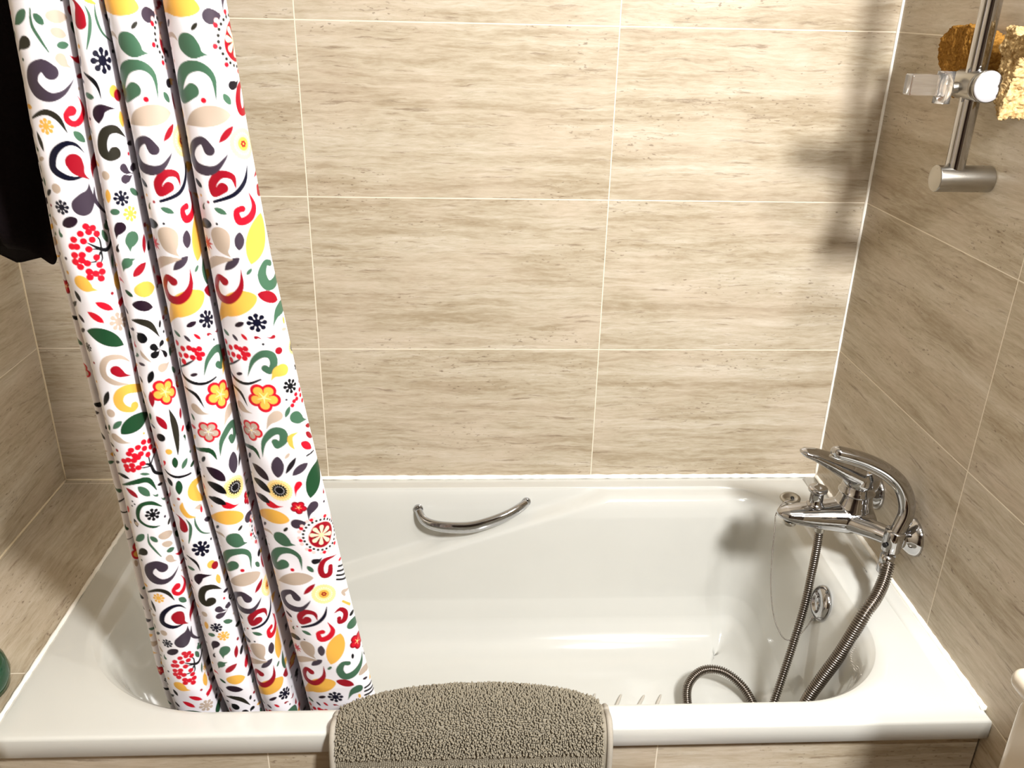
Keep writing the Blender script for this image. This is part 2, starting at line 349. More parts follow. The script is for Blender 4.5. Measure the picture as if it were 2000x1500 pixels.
# ---------------------------------------------------------------- materials
def lin(c):
    return tuple(((v/255)/12.92 if v/255 <= .04045 else ((v/255+.055)/1.055)**2.4) for v in c)
class NT:
    def __init__(s, name):
        s.m = bpy.data.materials.new(name); s.m.use_nodes = True; s.t = s.m.node_tree; s.b = s.t.nodes['Principled BSDF']
    def n(s, typ, **k):
        x = s.t.nodes.new(typ)
        for a, v in k.items(): setattr(x, a, v)
        return x
    def l(s, a, b): s.t.links.new(a, b)
    def math(s, op, a, b=None, c=None):
        x = s.n('ShaderNodeMath', operation=op)
        for i, v in enumerate((a, b, c)):
            if v is None: continue
            if isinstance(v, (int, float)): x.inputs[i].default_value = v
            else: s.l(v, x.inputs[i])
        return x.outputs[0]
    def mix(s, fac, a, b, mode='MIX'):
        x = s.n('ShaderNodeMix', data_type='RGBA', blend_type=mode)
        for i, v in ((0, fac), (6, a), (7, b)):
            if isinstance(v, (int, float)): x.inputs[i].default_value = v
            elif isinstance(v, tuple): x.inputs[i].default_value = (*v[:3], 1)
            else: s.l(v, x.inputs[i])
        return x.outputs[2]
    def ramp(s, fac, stops):
        x = s.n('ShaderNodeValToRGB'); e = x.color_ramp.elements
        while len(e) < len(stops): e.new(.5)
        for q, (p, c) in zip(e, stops): q.position = p; q.color = (*c[:3], 1)
        s.l(fac, x.inputs[0]); return x.outputs[0]
    def vec(s, x, y, z=0.0):
        c = s.n('ShaderNodeCombineXYZ')
        for i, v in enumerate((x, y, z)):
            if isinstance(v, (int, float)): c.inputs[i].default_value = v
            else: s.l(v, c.inputs[i])
        return c.outputs[0]
    def noise(s, v, scale=1, detail=4, rough=.5, dist=0):
        x = s.n('ShaderNodeTexNoise'); x.inputs['Scale'].default_value = scale; x.inputs['Detail'].default_value = detail
        x.inputs['Roughness'].default_value = rough; x.inputs['Distortion'].default_value = dist; s.l(v, x.inputs['Vector']); return x.outputs[0]
    def bump(s, h, dist, strength=1):
        x = s.n('ShaderNodeBump'); x.inputs['Distance'].default_value = dist; x.inputs['Strength'].default_value = strength
        s.l(h, x.inputs['Height']); s.l(x.outputs[0], s.b.inputs['Normal'])
    def set(s, **k):
        for a, v in k.items():
            i = s.b.inputs[a.replace('_', ' ')]
            if hasattr(v, 'links') or hasattr(v, 'is_linked'): s.l(v, i)
            else: i.default_value = (*v, 1) if isinstance(v, tuple) and len(v) == 3 else v
        return s
def simple(name, col, rough=.5, metal=0, **k):
    t = NT(name); t.set(Base_Color=lin(col), Roughness=rough, Metallic=metal, **k)
    geo = t.n('ShaderNodeNewGeometry'); nz = t.noise(geo.outputs['Position'], 60, 3)
    r = t.math('MULTIPLY_ADD', nz, rough*.12, rough*.94); t.set(Roughness=r); return t.m
def travertine(name, A, H, a0, h0, aw=.6, hw=.3237, seed=0.0, joints=True):
    t = NT(name); geo = t.n('ShaderNodeNewGeometry'); sp_ = t.n('ShaderNodeSeparateXYZ'); t.l(geo.outputs['Position'], sp_.inputs[0])
    a = sp_.outputs[A]; h = sp_.outputs[H]
    ua = t.math('DIVIDE', t.math('SUBTRACT', a, a0), aw); uh = t.math('DIVIDE', t.math('SUBTRACT', h, h0), hw)
    ia = t.math('FLOOR', ua); ih = t.math('FLOOR', uh)
    fa = t.math('FRACT', ua); fh = t.math('FRACT', uh)
    # position inside the tile, each tile its own cut of stone
    la = t.math('ADD', t.math('MULTIPLY', fa, aw), t.math('MULTIPLY', ia, 2.31)); la = t.math('ADD', la, seed)
    lh = t.math('ADD', t.math('MULTIPLY', fh, hw), t.math('MULTIPLY', t.math('ADD', t.math('MULTIPLY', ih, .9), ia), 1.77))
    wv = t.noise(t.vec(t.math('MULTIPLY', la, 5), t.math('MULTIPLY', lh, 16)), 1, 4, .6)
    lw = t.math('ADD', lh, t.math('MULTIPLY', t.math('SUBTRACT', wv, .5), .028))
    band = t.noise(t.vec(t.math('MULTIPLY', la, 1.1), t.math('MULTIPLY', lw, 16)), 1, 3, .55)
    fine = t.noise(t.vec(t.math('MULTIPLY', la, 26), t.math('MULTIPLY', lw, 200)), 1, 6, .7)
    mid = t.noise(t.vec(t.math('MULTIPLY', la, 5.0), t.math('MULTIPLY', lw, 62)), 1, 6, .65)
    s = t.math('ADD', t.math('MULTIPLY', band, .34), t.math('ADD', t.math('MULTIPLY', mid, .34), t.math('MULTIPLY', fine, .32)))
    col = t.ramp(s, [(.34, lin((136, 119, 94))), (.43, lin((158, 143, 119))), (.50, lin((175, 162, 140))), (.57, lin((188, 177, 158))), (.66, lin((205, 197, 182)))])
    mo = t.noise(t.vec(t.math('MULTIPLY', la, 3.5), t.math('MULTIPLY', lh, 9), 8.1), 1, 4, .6)
    col = t.mix(t.math('MULTIPLY', t.ramp(mo, [(.45, (0, 0, 0)), (.65, (1, 1, 1))]), .32), col, lin((202, 186, 168)))
    # thin dark threads and pits
    th = t.noise(t.vec(t.math('MULTIPLY', la, 9), t.math('MULTIPLY', lw, 120), 3.3), 1, 7, .7)
    thm = t.ramp(th, [(.33, (1, 1, 1)), (.41, (0, 0, 0))])
    col = t.mix(t.math('MULTIPLY', thm, .6), col, lin((112, 92, 72)))
    pit = t.noise(t.vec(t.math('MULTIPLY', la, 90), t.math('MULTIPLY', lh, 240), 1.7), 1, 2, .5)
    pa = t.noise(t.vec(t.math('MULTIPLY', la, 4), t.math('MULTIPLY', lh, 14), 5.5), 1, 2, .5)
    pm = t.math('MULTIPLY', t.ramp(pit, [(.29, (1, 1, 1)), (.36, (0, 0, 0))]), t.ramp(pa, [(.50, (0, 0, 0)), (.6, (1, 1, 1))]))
    col = t.mix(t.math('MULTIPLY', pm, .6), col, lin((92, 72, 56)))
    rough = .30
    if joints:
        da = t.math('MULTIPLY', t.math('ABSOLUTE', t.math('SUBTRACT', t.math('FRACT', t.math('ADD', ua, .5)), .5)), aw)
        dh = t.math('MULTIPLY', t.math('ABSOLUTE', t.math('SUBTRACT', t.math('FRACT', t.math('ADD', uh, .5)), .5)), hw)
        d = t.math('MINIMUM', da, dh)
        g = t.n('ShaderNodeMapRange'); g.inputs[1].default_value = .0007; g.inputs[2].default_value = .0013; g.inputs[3].default_value = 1; g.inputs[4].default_value = 0
        t.l(d, g.inputs[0]); col = t.mix(g.outputs[0], col, lin((222, 211, 191)))
        rr = t.math('MULTIPLY_ADD', g.outputs[0], .4, rough); t.set(Roughness=rr)
        hgt = t.math('SUBTRACT', 1, g.outputs[0]); t.bump(hgt, .0004, .5)
    else: t.set(Roughness=rough)
    t.set(Base_Color=col, Specular_IOR_Level=.3)
    return t.m
M = {}
M['back'] = travertine('travertine_back', 0, 2, 0.0, -.0055, seed=.4)
M['side'] = travertine('travertine_side', 1, 2, -.536, -.0055, seed=7.3)
M['left'] = travertine('travertine_left', 1, 2, -.586, -.0055, seed=11.2)
M['ledge'] = travertine('travertine_ledge', 1, 0, -.616, -.59, seed=15.1)
M['panel'] = travertine('travertine_panel', 0, 2, .0131, -.37, seed=21.7)
M['floor'] = simple('brown_floor_tile', (96, 72, 52), .35)
M['caulk'] = simple('white_silicone', (242, 238, 228), .35)
M['grout'] = simple('beige_grout', (214, 198, 168), .7)
M['ceiling'] = simple('matt_ceiling_paint', (176, 172, 165), .8)
M['room'] = simple('room_paint', (92, 76, 60), .6)
M['door'] = simple('dark_wood_door', (40, 20, 14), .4)
def enamel():
    t = NT('ivory_enamel'); g = t.n('ShaderNodeNewGeometry'); nz = t.noise(g.outputs['Position'], 9, 3)
    col = t.mix(nz, lin((196, 195, 188)), lin((201, 200, 193)))
    t.set(Base_Color=col, Roughness=.12, Specular_IOR_Level=.5, Coat_Weight=.3, Coat_Roughness=.06); return t.m
M['enamel'] = enamel()
M['ceramic'] = simple('cream_ceramic', (205, 194, 176), .15)
M['chrome'] = simple('chrome', (188, 188, 190), .06, 1)
M['satin'] = simple('satin_chrome', (172, 168, 160), .28, 1)
M['hose'] = simple('hose_steel', (138, 130, 122), .26, 1)
M['hosering'] = simple('hose_groove', (60, 50, 42), .5, .8)
M['black'] = simple('black_rubber', (14, 12, 12), .5)
M['knob'] = simple('pale_knob_cap', (168, 167, 170), .3)
M['ink'] = simple('grey_print', (96, 90, 96), .6)
M['strip'] = simple('anti_slip_grey', (186, 180, 168), .75)
M['green'] = simple('dark_green_plastic', (12, 58, 34), .12)
M['whiteplastic'] = simple('white_plastic', (230, 235, 225), .3)
def glass():
    t = NT('clear_acrylic'); t.set(Base_Color=(.95, .93, .91), Roughness=.04, IOR=1.45, Transmission_Weight=.96)
    g = t.n('ShaderNodeNewGeometry'); t.set(Roughness=t.math('MULTIPLY_ADD', t.noise(g.outputs['Position'], 90, 2), .05, .02)); return t.m
M['acrylic'] = glass()
def blackcloth():
    t = NT('black_cloth'); g = t.n('ShaderNodeNewGeometry'); nz = t.noise(g.outputs['Position'], 240, 4)
    t.set(Base_Color=t.mix(nz, lin((10, 7, 9)), lin((24, 16, 18))), Roughness=.95, Specular_IOR_Level=.1); t.bump(nz, .001, .6); return t.m
M['cloth'] = blackcloth()
def spongemat(name, c1, c2, sc=150):
    t = NT(name); g = t.n('ShaderNodeNewGeometry'); nz = t.noise(g.outputs['Position'], sc, 5, .7)
    col = t.ramp(nz, [(.35, lin(c1)), (.6, lin(c2))]); t.set(Base_Color=col, Roughness=.95, Specular_IOR_Level=.1); t.bump(nz, .0015, .8); return t.m
M['loofah'] = spongemat('yellow_loofah', (150, 116, 70), (206, 178, 128))
M['seasponge'] = spongemat('brown_sponge', (122, 82, 30), (160, 116, 52), 220)
def rugmat(name, c1, c2, c3):
    t = NT(name); g = t.n('ShaderNodeNewGeometry'); nz = t.noise(g.outputs['Position'], 420, 3, .6); n2 = t.noise(g.outputs['Position'], 25, 3, .6)
    col = t.mix(nz, lin(c1), lin(c2)); col = t.mix(t.math('MULTIPLY', n2, .5), col, lin(c3))
    t.set(Base_Color=col, Roughness=.95, Specular_IOR_Level=.05); return t.m
M['rugpile'] = rugmat('taupe_pile', (112, 105, 90), (152, 143, 126), (130, 123, 108))
M['rugweave'] = rugmat('taupe_weave', (128, 120, 105), (150, 142, 127), (138, 131, 117))
M['rugedge'] = rugmat('grey_binding', (150, 142, 130), (170, 163, 150), (150, 145, 135))
# ---------------------------------------------------------------- room shell
def struct(o, label=None): o['kind'] = 'structure'; return o
e = .12
struct(box('wall_back', (XL-e, 0, FLOOR-e), (XR+e, e, CEIL), M['back']))
struct(box('wall_right', (XR, YF-e, FLOOR-e), (XR+e, 0, CEIL), M['side']))
struct(box('wall_left', (XL-e, YF-e, FLOOR-e), (XL, 0, CEIL), M['left']))
struct(box('wall_front', (XL, YF-e, FLOOR-e), (XR, YF, CEIL), M['room']))
struct(box('floor', (XL, YF, FLOOR-e), (XR, 0, FLOOR), M['floor']))
struct(box('ceiling', (XL-e, YF-e, CEIL), (XR+e, e, CEIL+e), M['ceiling']))
dr = box('door_1', (-.35, YF, FLOOR), (.45, YF+.04, 1.5), M['door'], None, .004); struct(dr)
# tiled ledge left of the tub and the tiled front under the rim
struct(box('ledge_left', (XL+.001, -W+.01, FLOOR+.001), (XT-.001, -.001, 0), M['ledge']))
struct(box('trim_1', (XT, -W+.014, FLOOR+.001), (XR-.004, -W+.026, -.041), M['panel']))
# silicone and grout lines in the corners
def bead(name, a, b, r, mat, n=60, seed=0):
    rnd = random.Random(seed); a = Vector(a); b = Vector(b)
    pts = [a.lerp(b, i/n) for i in range(n+1)]; rad = [r*rnd.uniform(.8, 1.2) for _ in pts]
    return struct(tube(name, pts, rad, mat, n=8))
bead('trim_2', (XR-.0005, -.0005, .004), (XR-.0005, -.0005, CEIL-.01), .0036, M['caulk'], 120, 1)
bead('trim_3', (XT+.01, -.001, .003), (XR-.003, -.001, .003), .0055, M['caulk'], 120, 2)
bead('trim_4', (XR-.001, -.002, .003), (XR-.002, -W+.022, .0015), .0055, M['caulk'], 80, 3)
bead('trim_5', (XL+.0005, -.0005, .003), (XL+.0005, -.0005, CEIL-.01), .0022, M['grout'], 60, 4)
bead('trim_6', (XL, -.0005, .001), (XT, -.0005, .001), .0022, M['grout'], 20, 5)
bead('trim_7', (XL+.0005, -.0005, .001), (XL+.0005, -W+.012, .001), .0022, M['grout'], 40, 6)
bead('trim_8', (XT-.0005, -.003, -.0005), (XT-.0005, -W+.006, -.0005), .0040, M['caulk'], 60, 7)
# ---------------------------------------------------------------- bathtub
def opening(n=320):
    x0, x1, y0, y1 = -.335, 1.028, -.707, -.045
    cs = [((x1, y1), .15, 0), ((x0, y1), .24, 90), ((x0, y0), .26, 180), ((x1, y0), .18, 270)]
    P_ = []; N_ = []
    seg = []
    for (cx, cy), r, a in cs:
        ox = cx-r if cx == x1 else cx+r; oy = cy-r if cy == y1 else cy+r
        seg.append((ox, oy, r, a))
    pts = []
    for i, (ox, oy, r, a) in enumerate(seg):
        for k in range(41):
            th = math.radians(a+90*k/40); pts.append((ox+r*math.cos(th), oy+r*math.sin(th), -math.cos(th), -math.sin(th)))
        nx_, ny_, nr, na = seg[(i+1) % 4]
        th = math.radians(na); ex, ey = nx_+nr*math.cos(th), ny_+nr*math.sin(th)
        lx, ly = pts[-1][0], pts[-1][1]; L = math.hypot(ex-lx, ey-ly); q = max(2, int(L/.012))
        for k in range(1, q): pts.append((lx+(ex-lx)*k/q, ly+(ey-ly)*k/q, pts[-1][2], pts[-1][3]))
    return pts
OP = opening()
BZ = [0, -.003, -.01, -.025, -.05, -.15, -.25, -.30, -.335, -.355, -.364]
BI = [0, .003, .010, .018, .024, .034, .046, .062, .088, .118, .150]
def base_in(z): return float(np.interp(-z, [-a for a in BZ], BI))
def za(x): return min(-.004, max(-.215, -.185+(x-.067)*.325))
def tub_inset(px, nx, ny, z):
    b = base_in(z)
    wl = max(0, nx)**2; b += wl*.13*(min(1, -z/.36))**1.1
    wr = max(0, -nx)**2; b += wr*.018*min(1, -z/.2)
    wb = max(0, -ny)**6
    S = sstep(za(px)+.016, za(px)-.016, z) if False else 1-sstep(za(px)-.007, za(px)+.007, z)
    bb = base_in(z)*.45*(1-S)+S*(base_in(z)+.026)
    if z > -.002: bb = 0
    return b*(1-wb)+bb*wb
def make_tub():
    rings = []
    XA, XB, YA, YB = XT+.001, XR-.0015, -W, -.0015
    outer = []
    for (x, y, nx, ny) in OP:
        # where the outward normal meets the outer rectangle
        ts = []
        if nx > 1e-6: ts.append((XA-x)/-nx)
        if nx < -1e-6: ts.append((XB-x)/-nx)
        if ny > 1e-6: ts.append((YA-y)/-ny)
        if ny < -1e-6: ts.append((YB-y)/-ny)
        t = min(v for v in ts if v > 0); outer.append([x-nx*t, y-ny*t])
    for c in ((XA, YA), (XB, YA), (XB, YB), (XA, YB)):
        j = min(range(len(outer)), key=lambda i: (outer[i][0]-c[0])**2+(outer[i][1]-c[1])**2); outer[j] = list(c)
    def ring_out(d, z, flange=False):   # d = distance in from the outer rectangle
        r = []
        for (x, y) in outer:
            xx = min(max(x, XA+d), XB-d); yy = min(max(y, YA+d), YB-d)
            r.append((xx, yy, z(xx, yy) if callable(z) else z))
        return r
    rings.append(ring_out(.018, -.038)); rings.append(ring_out(.0015, -.038)); rings.append(ring_out(0, -.0365)); rings.append(ring_out(0, -.0055))
    rings.append(ring_out(.0010, -.0022)); rings.append(ring_out(.0032, -.0006))
    fl = lambda h: (lambda x, y: h if (x > XR-.06 and y > -W+.03) or (y > -.03 and x > -.3) else 0.0)
    rings.append(ring_out(.007, 0)); rings.append(ring_out(.018, 0))
    for fr in (.35, .6, .8):
        r = []
        for (ox, oy), (x, y, nx, ny) in zip(outer, OP):
            ax, ay = min(max(ox, XA+.018), XB-.018), min(max(oy, YA+.018), YB-.018)
            r.append((ax+(x-ax)*fr, ay+(y-ay)*fr, 0))
        rings.append(r)
    zs = [0, -.0012, -.003, -.006, -.010, -.015, -.02, -.027, -.035]+[-.035-.0042*i for i in range(1, 60)]+[-.292, -.30, -.31, -.32, -.33, -.339, -.347, -.354, -.36, -.364]
    for z in zs:
        r = []
        for (x, y, nx, ny) in OP:
            i = tub_inset(x, nx, ny, z); r.append((x+nx*i, y+ny*i, z))
        rings.append(r)
    last = rings[-1]; cx, cy = .38, -.376
    for s in (.9, .75, .55, .3, .1):
        rings.append([(cx+(x-cx)*s, cy+(y-cy)*s, -.366-.003*(1-s)) for x, y, z in last])
    n = len(OP); V = [p for r in rings for p in r]; F = []
    for i in range(len(rings)-1):
        for k in range(n): F.append((i*n+k, i*n+(k+1) % n, (i+1)*n+(k+1) % n, (i+1)*n+k))
    V.append((cx, cy, -.369)); q = len(V)-1; b = (len(rings)-1)*n
    for k in range(n): F.append((b+k, b+(k+1) % n, q))
    return V, F
tub = empty('bathtub', (.37, -.38, FLOOR)); tag(tub, 'ivory enamel bathtub with a sloping armrest shelf, set against the tiled walls', 'bathtub')
V, F = make_tub(); basin = mesh('basin', V, F, M['enamel'], tub)
# raised bead along the right wall edge of the rim
fl = tube('rim_flange', [(XR-.022, -.03, -.0035), (XR-.022, -W+.045, -.0035)], (.0065, .017), M['enamel'], basin, n=24, refn=(0, 0, 1)) if False else None
V, F = tube_geo([(XR-.020, -.012, -.003), (XR-.020, -.2, -.003), (XR-.020, -.5, -.003), (XR-.020, -W+.03, -.004)], [(.008, .018)]*4, 28, refn=(0, 0, 1))
mesh('rim_flange', V, F, M['enamel'], basin)
rnd = random.Random(5)
def strip_geo(x, y0, y1, lean, w=.007):
    n = 14; V = []; F = []
    for i in range(n+1):
        t = i/n; y = y0+(y1-y0)*t; xx = x+lean*(t-.3*math.sin(math.pi*t)); hw = w/2*(1 if 0 < i < n else .55)
        V += [(xx-hw, y, -.3668), (xx+hw, y, -.3668), (xx-hw*.85, y, -.3626), (xx+hw*.85, y, -.3626)]
    for i in range(n):
        a = i*4; b = a+4; F += [(a+2, a+3, b+3, b+2), (a, a+2, b+2, b), (a+1, b+1, b+3, a+3)]
    return V, F
for i, (x, ln) in enumerate([(.06, .0), (.105, .002), (.145, .004), (.19, .005), (.235, .007), (.28, .009), (.325, .01), (.37, .011), (.42, .012), (.47, .014), (.515, .016), (.56, .02), (.605, .027), (.645, .033), (.69, .028)]):
    V, F = strip_geo(x-ln*.3, -.50, -.278-.030*max(0, 1-abs(i-10)/14)+.008*math.sin(i*.8), ln*1.9); s = mesh('anti_slip_strip', V, F, M['strip'], basin)
# overflow ring sits on the tap end wall
def wall_x(y, z):
    best = 0
    for (x, yy, nx, ny) in OP:
        if nx < -.5:
            i = tub_inset(x, nx, ny, z); X, Y = x+nx*i, yy+ny*i
            if abs(Y-y) < .012: best = X
    return best
ovx = wall_x(-.405, -.048)
ov_c = Vector((ovx+.003, -.405, -.048)); ov_ax = Vector((-1, .05, .16)).normalized()
lathe('overflow_cover', [(0, .035), (.004, .0355), (.009, .0335), (.013, .029), (.0155, .022), (.0145, .018), (.0115, .0165), (.010, .012), (.010, .003), (.004, .002)], ov_c, ov_ax, M['chrome'], tub)
# maker's mark printed on the rim
txt = bpy.data.curves.new('maker_mark', 'FONT'); txt.body = 'Roca'; txt.size = .011; txt.extrude = .0001; txt.align_x = 'CENTER'
mk = bpy.data.objects.new('maker_mark', txt); C.objects.link(mk); txt.materials.append(M['ink']); mk.location = (1.094, -.362, .0004); mk.rotation_euler = (0, 0, math.radians(-95)); mk.parent = basin
bpy.context.view_layer.update()
_mm = bpy.data.meshes.new_from_object(mk); _loc, _rot = mk.location.copy(), mk.rotation_euler.copy(); bpy.data.objects.remove(mk)
mk = link('maker_mark', _mm, None, basin, False); mk.location = _loc; mk.rotation_euler = _rot
mk['label'] = 'small grey printed mark'
adopt(tub)
# ---------------------------------------------------------------- grab handle
gh = empty('grab_handle', (.33, -.06, -.06)); tag(gh, 'curved chrome grab handle fixed to the back wall of the bathtub', 'handle')
hp = [(.206, -.062, -.048), (.216, -.078, -.060), (.235, -.090, -.066), (.27, -.099, -.068), (.32, -.103, -.066), (.36, -.100, -.057), (.40, -.090, -.046), (.43, -.076, -.036), (.448, -.062, -.030)]
sp_ = spline(hp, 8); nn = len(sp_)
tube('handle_bar', sp_, [(.0110+.0045*math.sin(math.pi*i/(nn-1)), .0085+.0020*math.sin(math.pi*i/(nn-1))) for i in range(nn)], M['chrome'], gh, n=24, refn=(0, -.35, 1))
lathe('mounting_foot', rprof(.008, .011, .002), (.205, -.052, -.046), (0.05, -1, -.1), M['chrome'], gh)
lathe('mounting_foot', rprof(.008, .010, .002), (.449, -.052, -.029), (-0.05, -1, -.1), M['chrome'], gh)
adopt(gh)
# ---------------------------------------------------------------- bath tap
tap = empty('bath_mixer_tap', (XR, -.355, .125)); tag(tap, 'chrome single-lever bath mixer tap on the right tiled wall, with diverter knob', 'tap')
def bmtube(bm, pts, rad, n=20, **k):
    V, F = tube_geo(pts, rad, n, **k); vs_ = [bm.verts.new(p) for p in V]
    for f in F: bm.faces.new([vs_[i] for i in f])
bm = bmesh.new(); TZ = .122
# spout: wide flat beak towards the tub, arms sweeping back to the two wall unions
sp1 = [(.903, -.355, TZ+.005), (.908, -.355, TZ+.005), (.920, -.355, TZ+.004), (.945, -.355, TZ+.002), (.975, -.355, TZ), (1.005, -.355, TZ), (1.035, -.355, TZ), (1.06, -.355, TZ), (1.08, -.355, TZ)]
bmtube(bm, sp1, [(.003, .006), (.0075, .013), (.0135, .021), (.0195, .027), (.0245, .031), (.0290, .036), (.0340, .042), (.030, .047), (.022, .045)], refn=(0, 0, 1), n=28)
for s in (-1, 1):
    ys = -.355+s*.080
    bmtube(bm, spline([(1.02, -.355+s*.012, TZ), (1.045, -.355+s*.034, TZ), (1.070, -.355+s*.056, TZ), (1.092, ys, TZ+.001), (1.112, ys, TZ+.002)], 5), [.019-.002*i/20 for i in range(21)], n=20)
bmtube(bm, [(1.046, -.355, TZ-.012), (1.048, -.355, TZ+.018), (1.049, -.355, TZ+.04), (1.050, -.355, TZ+.055)], [.040, .037, .031, .029], n=28)
body = from_bm('mixer_body', bm, M['chrome'], tap)
rm = body.modifiers.new('remesh', 'REMESH'); rm.mode = 'VOXEL'; rm.voxel_size = .0013; rm.use_smooth_shade = True
sm = body.modifiers.new('smooth', 'SMOOTH'); sm.factor = .5; sm.iterations = 18
for s in (-1, 1):
    lathe('wall_escutcheon', [(0, .036), (.002, .0365), (.006, .035), (.012, .031), (.018, .025), (.024, .020), (.028, .0185)], (XR, -.355+s*.080, TZ+.002), (-1, 0, 0), M['chrome'], tap, 48)
    lathe('union_nut', rprof(.018, .0205, .003), (1.092, -.355+s*.080, TZ+.002), (1, 0, 0), M['chrome'], tap, 32)
# cartridge dome and lever
lathe('cartridge_collar', [(0, .0315), (.002, .0335), (.004, .0325), (.008, .0295), (.016, .0290), (.019, .0280)], (1.049, -.355, TZ+.050), (0, 0, 1), M['chrome'], tap, 40)
bm = bmesh.new()
bmtube(bm, [(1.053, -.355, TZ+.066), (1.053, -.355, TZ+.074), (1.053, -.355, TZ+.090), (1.051, -.355, TZ+.101), (1.048, -.355, TZ+.107)], [.0300, .0330, .0330, .0285, .017], n=28)
lv = [(1.068, -.355, TZ+.080), (1.046, -.355, TZ+.088), (1.018, -.355, TZ+.101), (.985, -.355, TZ+.117), (.955, -.355, TZ+.130), (.936, -.355, TZ+.135), (.928, -.355, TZ+.137)]
bmtube(bm, lv, [(.019, .028), (.0235, .0315), (.0205, .0290), (.0150, .0240), (.0108, .0190), (.0075, .0140), (.003, .007)], refn=(0, 0, 1), n=24)
lever = from_bm('lever', bm, M['chrome'], tap)
rm = lever.modifiers.new('remesh', 'REMESH'); rm.mode = 'VOXEL'; rm.voxel_size = .0011; rm.use_smooth_shade = True
sm = lever.modifiers.new('smooth', 'SMOOTH'); sm.factor = .5; sm.iterations = 8
# diverter knob on top, outlet underneath
lathe('diverter_knob', [(0, .0165), (.003, .0165), (.005, .0135), (.007, .0125), (.025, .0125), (.029, .0140), (.032, .0178), (.0345, .0182), (.037, .0175), (.0385, .0150), (.0375, .006)], (.974, -.355, TZ+.0215), (0, 0, 1), M['chrome'], tap, 36)
lathe('hose_outlet', rprof(.018, .0095, .0015), (.990, -.358, TZ-.036), (0, 0, 1), M['satin'], tap, 24)
lathe('aerator', rprof(.008, .012, .0015), (.930, -.355, TZ-.020), (0, 0, 1), M['satin'], tap, 28)
# holder for the hand shower
HC = Vector((1.082, -.452, TZ-.004))
lathe('shower_holder', [(0, .0150), (.002, .0165), (.020, .0180), (.040, .0185), (.043, .0175)], HC+Vector((0, 0, -.012)), (.10, .02, 1), M['chrome'], tap, 32)
lathe('holder_screw', rprof(.003, .0048, .0008), HC+Vector((-.0155, -.008, .006)), (-1, -.6, .05), M['black'], tap, 20)
adopt(tap)
# ---------------------------------------------------------------- hand shower
hs = empty('hand_shower', tuple(HC)); tag(hs, 'curved slender chrome hand shower resting upright in the tap holder', 'hand shower')
c = [HC+Vector((-.001, 0, -.020)), HC+Vector((.004, 0, .02)), (1.099, -.447, .180), (1.096, -.440, .210), (1.080, -.434, .238), (1.055, -.428, .259), (1.022, -.423, .275), (.990, -.420, .285), (.967, -.418, .290), (.957, -.418, .291)]
sp_ = spline(c, 7); nn = len(sp_)
rr = [float(np.interp(i/(nn-1), [0, .15, .35, .55, .75, .9, .97, 1], [.0115, .0135, .0160, .0180, .0175, .0155, .0115, .004])) for i in range(nn)]
r_b = [float(np.interp(i/(nn-1), [0, .15, .35, .55, .75, .9, .97, 1], [.0115, .0135, .0145, .0135, .0125, .0115, .0085, .003])) for i in range(nn)]
tube('handle', sp_, list(zip(r_b, rr)), M['chrome'], hs, n=28)
# spray face: dark seam line with a paler plate under the head
fp = spline([Vector(p)+Vector((-.004, 0, -.0085)) for p in c[3:]], 7); fn = len(fp)
tube('spray_face', fp, [(float(np.interp(i/(fn-1), [0, .2, .8, 1], [.002, .006, .005, .001])), float(np.interp(i/(fn-1), [0, .2, .8, 1], [.003, .013, .010, .002]))) for i in range(fn)], M['satin'], hs, n=20)
adopt(hs)
# ---------------------------------------------------------------- shower hose
hz = empty('shower_hose', (.93, -.40, -.36)); tag(hz, 'ribbed metal shower hose looping from the tap outlet into the bathtub and back up', 'hose')
floor_z = -.357
ctrl = [(.990, -.358, TZ-.036), (.991, -.359, .05), (.989, -.363, 0), (.980, -.378, -.07), (.962, -.400, -.14), (.940, -.425, -.21), (.915, -.455, -.275), (.890, -.490, -.330), (.860, -.525, floor_z+.002),
        (.83, -.545, floor_z), (.80, -.54, floor_z), (.788, -.50, floor_z+.004), (.780, -.44, floor_z+.010), (.774, -.385, floor_z+.022), (.784, -.330, floor_z+.038), (.822, -.298, floor_z+.050), (.866, -.302, floor_z+.050), (.902, -.335, floor_z+.036), (.918, -.39, floor_z+.018), (.922, -.45, floor_z+.013),
        (.926, -.505, floor_z+.014), (.928, -.53, floor_z+.045), (.932, -.533, -.24), (.943, -.532, -.172), (.962, -.530, -.125), (.990, -.529, -.060), (1.020, -.524, .021), (1.046, -.504, .043), (1.066, -.482, .062), (1.078, -.464, .088)]
path = spline(ctrl, 24)
d = [0]
for i in range(1, len(path)): d.append(d[-1]+(path[i]-path[i-1]).length)
step = .00065; q = int(d[-1]/step); X = np.array([tuple(p) for p in path]); s_ = np.linspace(0, d[-1], q)
fine_path = [Vector((float(np.interp(a, d, X[:, 0])), float(np.interp(a, d, X[:, 1])), float(np.interp(a, d, X[:, 2])))) for a in s_]
L_ = len(fine_path)
rad = [float(np.interp(i/L_, [0, .3, .45, .7, .85, 1], [.0082, .0086, .0100, .0100, .0122, .0118]))-[.0034, .0034, .0012, .0002, 0, .0002, .0012][i % 7] for i in range(L_)]
tube('hose_coil', fine_path, rad, M['hose'], hz, n=14)
t0 = Vector(ctrl[-1])
lathe('hose_nut', [(0, .0125), (.002, .0135), (.018, .0130), (.019, .0120), (.0205, .0120), (.0215, .0130), (.036, .0128)], t0+Vector((-.004, .004, -.022)), (.10, .06, 1), M['chrome'], hz, 26)
adopt(hz)
